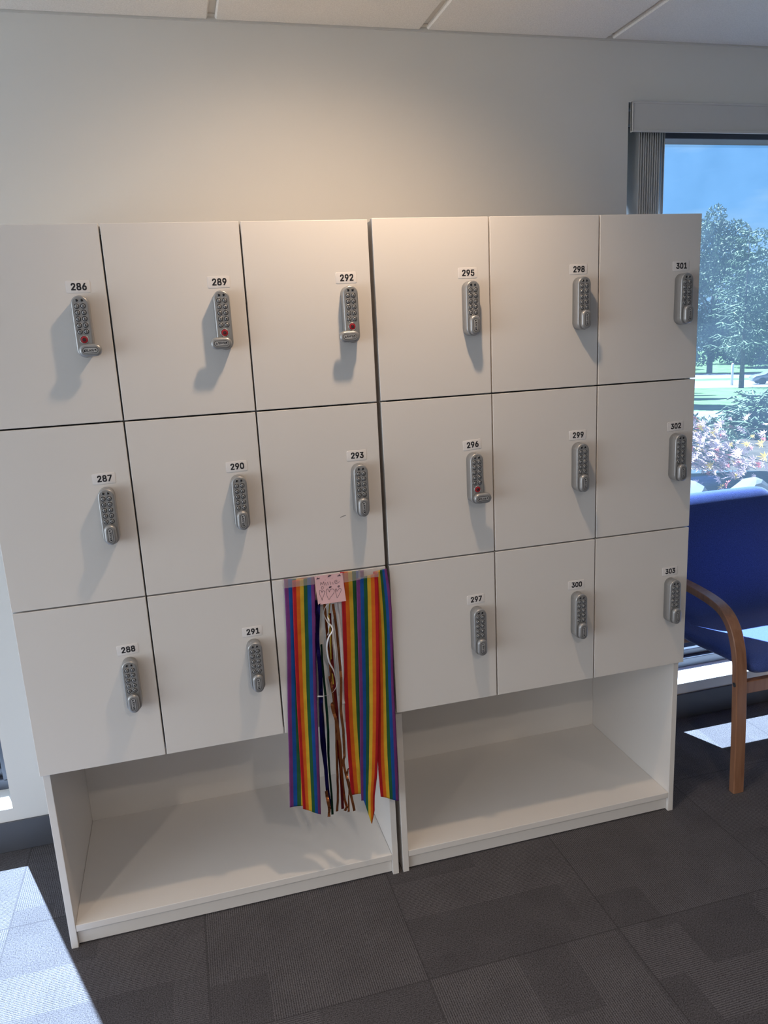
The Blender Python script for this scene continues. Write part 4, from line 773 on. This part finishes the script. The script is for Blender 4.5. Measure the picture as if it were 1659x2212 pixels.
# planting bed beside the building
def bed(u, v):
    x = -8 + 26 * u; y = 0.85 + 6.0 * v
    t = max(2.0, (Vector((x, y)) - Vector((CAM.x, CAM.y))).dot(DV)); return (x, y, gz(t) - 0.30 + 0.02 * v)
o = grid_mesh('planting_bed', bed, 20, 10, [M['soil']]); o['kind'] = 'structure'
strip('garden_bed', 7.0, 20, 'soil'); strip('path', 20, 28, 'path'); strip('lawn', 28, 72, 'grass'); strip('road', 72, 95, 'asphalt')
strip('verge', 95, 102, 'grass'); strip('parking_road', 102, 118, 'asphalt'); strip('far_lawn', 118, 220, 'grass')
rnd = random.Random(3)
def leaves(centers, count, size, spread=1.0):
    """many small bent leaves filling a set of ellipsoids (cx,cy,cz,rx,ry,rz)"""
    vs_, fs = [], []
    wts = [c[3] * c[4] * c[5] for c in centers]
    for _ in range(count):
        c = rnd.choices(centers, wts)[0]
        while True:
            p = Vector((rnd.uniform(-1, 1), rnd.uniform(-1, 1), rnd.uniform(-1, 1)))
            if 0.25 < p.length < 1: break
        p = p.normalized() * (p.length ** 0.5)
        P_ = Vector((c[0] + p.x * c[3], c[1] + p.y * c[4], c[2] + p.z * c[5]))
        a = Vector((rnd.gauss(0, 1), rnd.gauss(0, 1), rnd.gauss(0, 1))).normalized()
        b = a.cross(Vector((rnd.gauss(0, 1), rnd.gauss(0, 1), rnd.gauss(0, 1)))).normalized(); cc = a.cross(b)
        s = size * rnd.uniform(0.6, 1.3); i = len(vs_)
        vs_ += [P_ - a * s, P_ + b * s * 0.45 + cc * s * 0.12, P_ + a * s, P_ - b * s * 0.45 + cc * s * 0.12]; fs.append((i, i + 1, i + 2, i + 3))
    return vs_, fs
def mesh_part(name, vs_, fs, mats, parent, mi=None):
    me = bpy.data.meshes.new(name); me.from_pydata([tuple(v) for v in vs_], [], fs)
    for m_ in mats: me.materials.append(m_)
    if mi:
        for p in me.polygons: p.material_index = mi(p.index)
    return link(name, me, parent)
def broad_tree(t, s, h, rad, label, m_='leaf', cnt=5000, low=0.12, size=0.30):
    base = at(t, s); e_ = empty('broadleaf_tree', base, label, 'tree', 'trees beyond the lawn')
    cs = []
    for k in range(26):
        f = rnd.uniform(low, 0.93); r = rad * (1 - (f - 0.40) ** 2 * 2.0) * rnd.uniform(0.35, 0.8); a = rnd.uniform(0, 2 * pi)
        q = rad * rnd.uniform(0.1, 0.62) * (1.05 - 0.75 * max(0, f - 0.3)); cs.append((q * cos(a), q * sin(a), h * f, r * 0.6, r * 0.6, max(0.8, r * 0.52)))
    cs.append((0, 0, h * 0.93, rad * 0.18, rad * 0.18, h * 0.07))
    v, f = leaves(cs, cnt, size); mesh_part('foliage', v, f, [M[m_]], e_)
    mb = MB(); mb.tube([(0, 0, -0.3), (0.05, 0, h * 0.2), (0.1, 0.05, h * 0.5), (0.05, 0, h * 0.85)], [h * 0.018, h * 0.015, h * 0.01, h * 0.003], 8)
    for k in range(9):
        a = rnd.uniform(0, 2 * pi); z0 = h * rnd.uniform(0.2, 0.75); l_ = rad * rnd.uniform(0.4, 0.8)
        mb.tube([(0.05, 0, z0), (l_ * 0.5 * cos(a), l_ * 0.5 * sin(a), z0 + l_ * 0.45), (l_ * cos(a), l_ * sin(a), z0 + l_ * 0.8)], [h * 0.008, h * 0.005, h * 0.002], 6)
    mb.build('trunk', M['bark'], e_)
    return e_
broad_tree(121, -2.8, 22.8, 8.0, 'tall pale green broadleaf tree rising highest beside the locker edge', 'leaf2', 24000, 0.08, 0.23)
broad_tree(137, 6.0, 22.0, 9.0, 'broadleaf tree behind the spruce at the right edge of the window', 'leaf2', 24000, 0.08, 0.23)
broad_tree(136, -17, 16, 9.0, 'dark broadleaf tree behind the tall pale one, partly hidden by lockers', 'leaf', 5000, 0.06, 0.42)
broad_tree(152, 1.5, 14, 9.0, 'low dark broadleaf tree at the far road edge between the tall trees', 'leaf', 5000, 0.03, 0.42)
broad_tree(142, 23, 15, 9.0, 'dark broadleaf tree beyond the parked car', 'leaf', 5000, 0.04, 0.42)
for tt, ss, lab in ((32, -4.1, 'nearest'), (41, -4.9, 'second nearest'), (50, -5.8, 'third nearest'), (60, -6.9, 'farthest')):  # trees outside the view, added to throw shade on the lawn
    broad_tree(tt, ss, 6.2 + tt * 0.02, 3.0, 'small dense broadleaf tree added to shade the lawn, %s of four left of view' % lab, 'leaf', 5000, 0.25, 0.34)

# spruce on the lawn
def spruce(t, s, h, rad, label, drop=0.32, low=0.16, n_w=22, per=9, rr=0.075):
    base = at(t, s); e_ = empty('spruce_tree', base, label, 'tree', 'spruces in the garden')
    tr = MB(); tr.tube([(0, 0, -0.3), (0, 0, h * 0.4), (0, 0, h)], [h * 0.017, h * 0.008, h * 0.001], 10); tr.build('trunk', M['bark'], e_)
    mb = MB()
    for w in range(n_w):
        f = low + (1 - low) * (w / n_w) ** 0.92
        for k in range(per if f < 0.8 else 5):
            a = 2 * pi * (k + rnd.random() * 0.9) / per + w * 1.3; l_ = rad * (1 - f) ** 0.8 * rnd.uniform(0.7, 1.12) + 0.25
            z0 = h * (f + rnd.uniform(-0.02, 0.02)); P_ = []
            up = 0.22 if f > 0.7 else 0.0
            for j in range(6):
                g = j / 5; P_.append(Vector((l_ * g * cos(a), l_ * g * sin(a), z0 + l_ * (up * g - drop * g * (1 - 0.2 * g) + 0.26 * g ** 3))))
            mb.tube(P_, [rr * 0.6, rr, rr, rr, rr * 0.9, rr * 0.5], 5)
            for j in range(1, 6):
                for sd_ in (-1, 1, 0):
                    if l_ < 0.8 and sd_ == 0: continue
                    q = P_[j]; b = a + sd_ * 0.8; m2 = l_ * 0.24 * rnd.uniform(0.6, 1.2); dz = -m2 * (1.0 if sd_ == 0 else rnd.uniform(0.1, 0.6))
                    k2 = 0.3 if sd_ == 0 else 1.0
                    mb.tube([q, q + Vector((m2 * 0.5 * k2 * cos(b), m2 * 0.5 * k2 * sin(b), dz * 0.6)), q + Vector((m2 * k2 * cos(b), m2 * k2 * sin(b), dz))], [rr * 0.8, rr * 0.75, rr * 0.4], 4)
    mb.build('boughs', M['needle'], e_)
    return e_
spruce(70, 0.85, 12.6, 3.9, 'tall blue green spruce with drooping boughs standing on the lawn', 0.38, 0.30, 13, 6, 0.065)
spruce(15, 0.42, 0.80, 0.55, 'small low spruce growing in front of the lawn near the window', 0.25, 0.1, 10, 8, 0.022)

# Japanese maple close to the glass
def maple_leaf(P_, nrm, sc, vs_, fs):
    a = nrm.cross(Vector((0.3, 0.2, 1))).normalized(); b = nrm.cross(a)
    for k in range(7):
        an = (k - 3) * 0.62; d_ = a * cos(an) + b * sin(an); e2 = a * -sin(an) + b * cos(an); l_ = sc * (1 - 0.11 * abs(k - 3)); i = len(vs_)
        vs_ += [P_, P_ + d_ * l_ * 0.45 + e2 * l_ * 0.13 + nrm * l_ * 0.05, P_ + d_ * l_, P_ + d_ * l_ * 0.45 - e2 * l_ * 0.13 + nrm * l_ * 0.05]; fs.append((i, i + 1, i + 2, i + 3))
mt = 6.0; bs = at(mt, -0.75)
mp_ = empty('japanese_maple', bs, 'japanese maple with pink, red and yellow leaves just outside the window', 'tree')
vs_, fs, idx = [], [], []
br_ = MB()
br_.tube([(0, 0, -0.3), (0.03, 0.02, 0.05), (0.10, 0.02, 0.18)], [0.035, 0.028, 0.02], 8)
for k in range(44):
    e2 = Vector((NV.x, NV.y, 0)) * rnd.uniform(0.1, 1.05) + Vector((DV.x, DV.y, 0)) * rnd.uniform(-0.35, 0.35)
    top = Vector((e2.x, e2.y, rnd.uniform(-0.14, 0.14) + 0.42 * rnd.random() * (1.15 - e2.length * 0.6)))
    st = Vector((0.10, 0.02, 0.18)); mid = st.lerp(top, 0.5) + Vector((0, 0, 0.06))
    br_.tube([st, mid, top], [0.009, 0.006, 0.002], 5)
    for j in range(20):
        q = mid.lerp(top, rnd.uniform(0.0, 1.1)) + Vector((rnd.gauss(0, 0.05), rnd.gauss(0, 0.05), rnd.gauss(0, 0.045)))
        c0 = len(fs); maple_leaf(q, Vector((rnd.gauss(0, 0.7), rnd.gauss(-0.5, 0.6), 1)).normalized(), rnd.uniform(0.026, 0.062), vs_, fs)
        r = rnd.random(); idx += [1 if r < 0.10 else 2 if r < 0.19 else 0] * (len(fs) - c0)
mesh_part('foliage', vs_, fs, [M['maple'], M['maple_red'], M['maple_gold']], mp_, lambda i: idx[i])
br_.build('branches', M['bark'], mp_)
# leafy evergreen behind the maple and rocks below it
sh = empty('round_shrub', at(8.5, -0.6), 'round green shrub behind the japanese maple', 'shrub')
v, f = leaves([(0, 0, 0.30, 0.40, 0.4, 0.38), (0.35, -0.2, 0.22, 0.3, 0.3, 0.28)], 1500, 0.04); mesh_part('foliage', v, f, [M['leaf2']], sh)
MB().tube([(0, 0, -0.3), (0, 0, 0.2)], [0.03, 0.015], 6).build('stem', M['bark'], sh)
def rock(t, s, r, sq, label, seed):
    bm = bmesh.new(); bmesh.ops.create_icosphere(bm, subdivisions=3, radius=1.0); q = random.Random(seed)
    ax = [(Vector((q.gauss(0, 1), q.gauss(0, 1), q.gauss(0, 1))).normalized(), q.uniform(0.62, 0.9)) for _ in range(12)]
    for vv in bm.verts:
        for a, c in ax:
            dd = vv.co.dot(a)
            if dd > c: vv.co -= a * (dd - c) * 0.9
        vv.co = Vector((vv.co.x * r, vv.co.y * r, vv.co.z * r * sq))
    me = bpy.data.meshes.new('garden_rock'); bm.to_mesh(me); bm.free(); me.materials.append(M['stone'])
    p = at(t, s); o = link('garden_rock', me, None, (p.x, p.y, p.z - 0.36 + r * sq * 0.62)); tag(o, label, 'rock', 'rocks under the maple'); return o
rock(4.7, -0.24, 0.20, 0.95, 'pale garden rock nearest the locker edge, below the maple', 4)
rock(5.0, 0.13, 0.17, 1.1, 'pale garden rock under the maple above the chair back', 9)
rock(5.4, 0.50, 0.15, 0.9, 'small pale garden rock farthest right under the maple', 12)

# parked car
cb = at(80, 3.9); car = empty('parked_car', cb, 'silver car parked beyond the spruce trunk at the right edge of the window', 'car')
car.rotation_euler = (0, 0, math.atan2(NV.y, NV.x) + 0.2)
side = [(-2.2, 0.35), (-2.25, 0.62), (-2.05, 0.82), (-1.25, 0.95), (-0.55, 1.40), (0.4, 1.50), (1.5, 1.42), (2.1, 1.0), (2.2, 0.6), (2.15, 0.35)]
mb = MB(); rings = []
for yy, sc in ((-0.86, 0.93), (-0.84, 0.98), (-0.55, 1.0), (0.55, 1.0), (0.84, 0.98), (0.86, 0.93)):
    rings.append([(x * sc, yy * (1 if z < 1.0 else 0.84), z if z < 1 else z * (0.5 + 0.5 * sc)) for x, z in side])
mb.loft(rings); mb.build('body', M['carpaint'], car)
mb = MB(); sw = [(-1.02, 0.98), (-0.50, 1.32), (0.4, 1.40), (1.35, 1.33), (1.75, 1.0)]
for yy in (-0.80, 0.80): mb.faces([(x, yy * (1.07 if z < 1.1 else 0.93), z) for x, z in sw], [tuple(range(5))])
mb.build('side_window', M['carglass'], car)
for wx in (-1.4, 1.35):
    for wy in (-0.82, 0.82):
        mb = MB(); mb.loft([[(wx + r * cos(2 * pi * k / 20), wy + dy, 0.33 + r * sin(2 * pi * k / 20)) for k in range(20)] for r, dy in ((0.30, -0.1), (0.33, -0.07), (0.33, 0.07), (0.30, 0.1))]); mb.build('wheel', M['tyre'], car)
# white post by the road
pb = at(78, 0.15); mb = MB(); mb.tube([(0, 0, -0.3), (0, 0, 1.9), (0, 0, 2.0)], [0.11, 0.11, 0.06], 8)
o = mb.build('road_post', M['sill'], None, pb); tag(o, 'white post standing beside the road left of the spruce trunk', 'post')
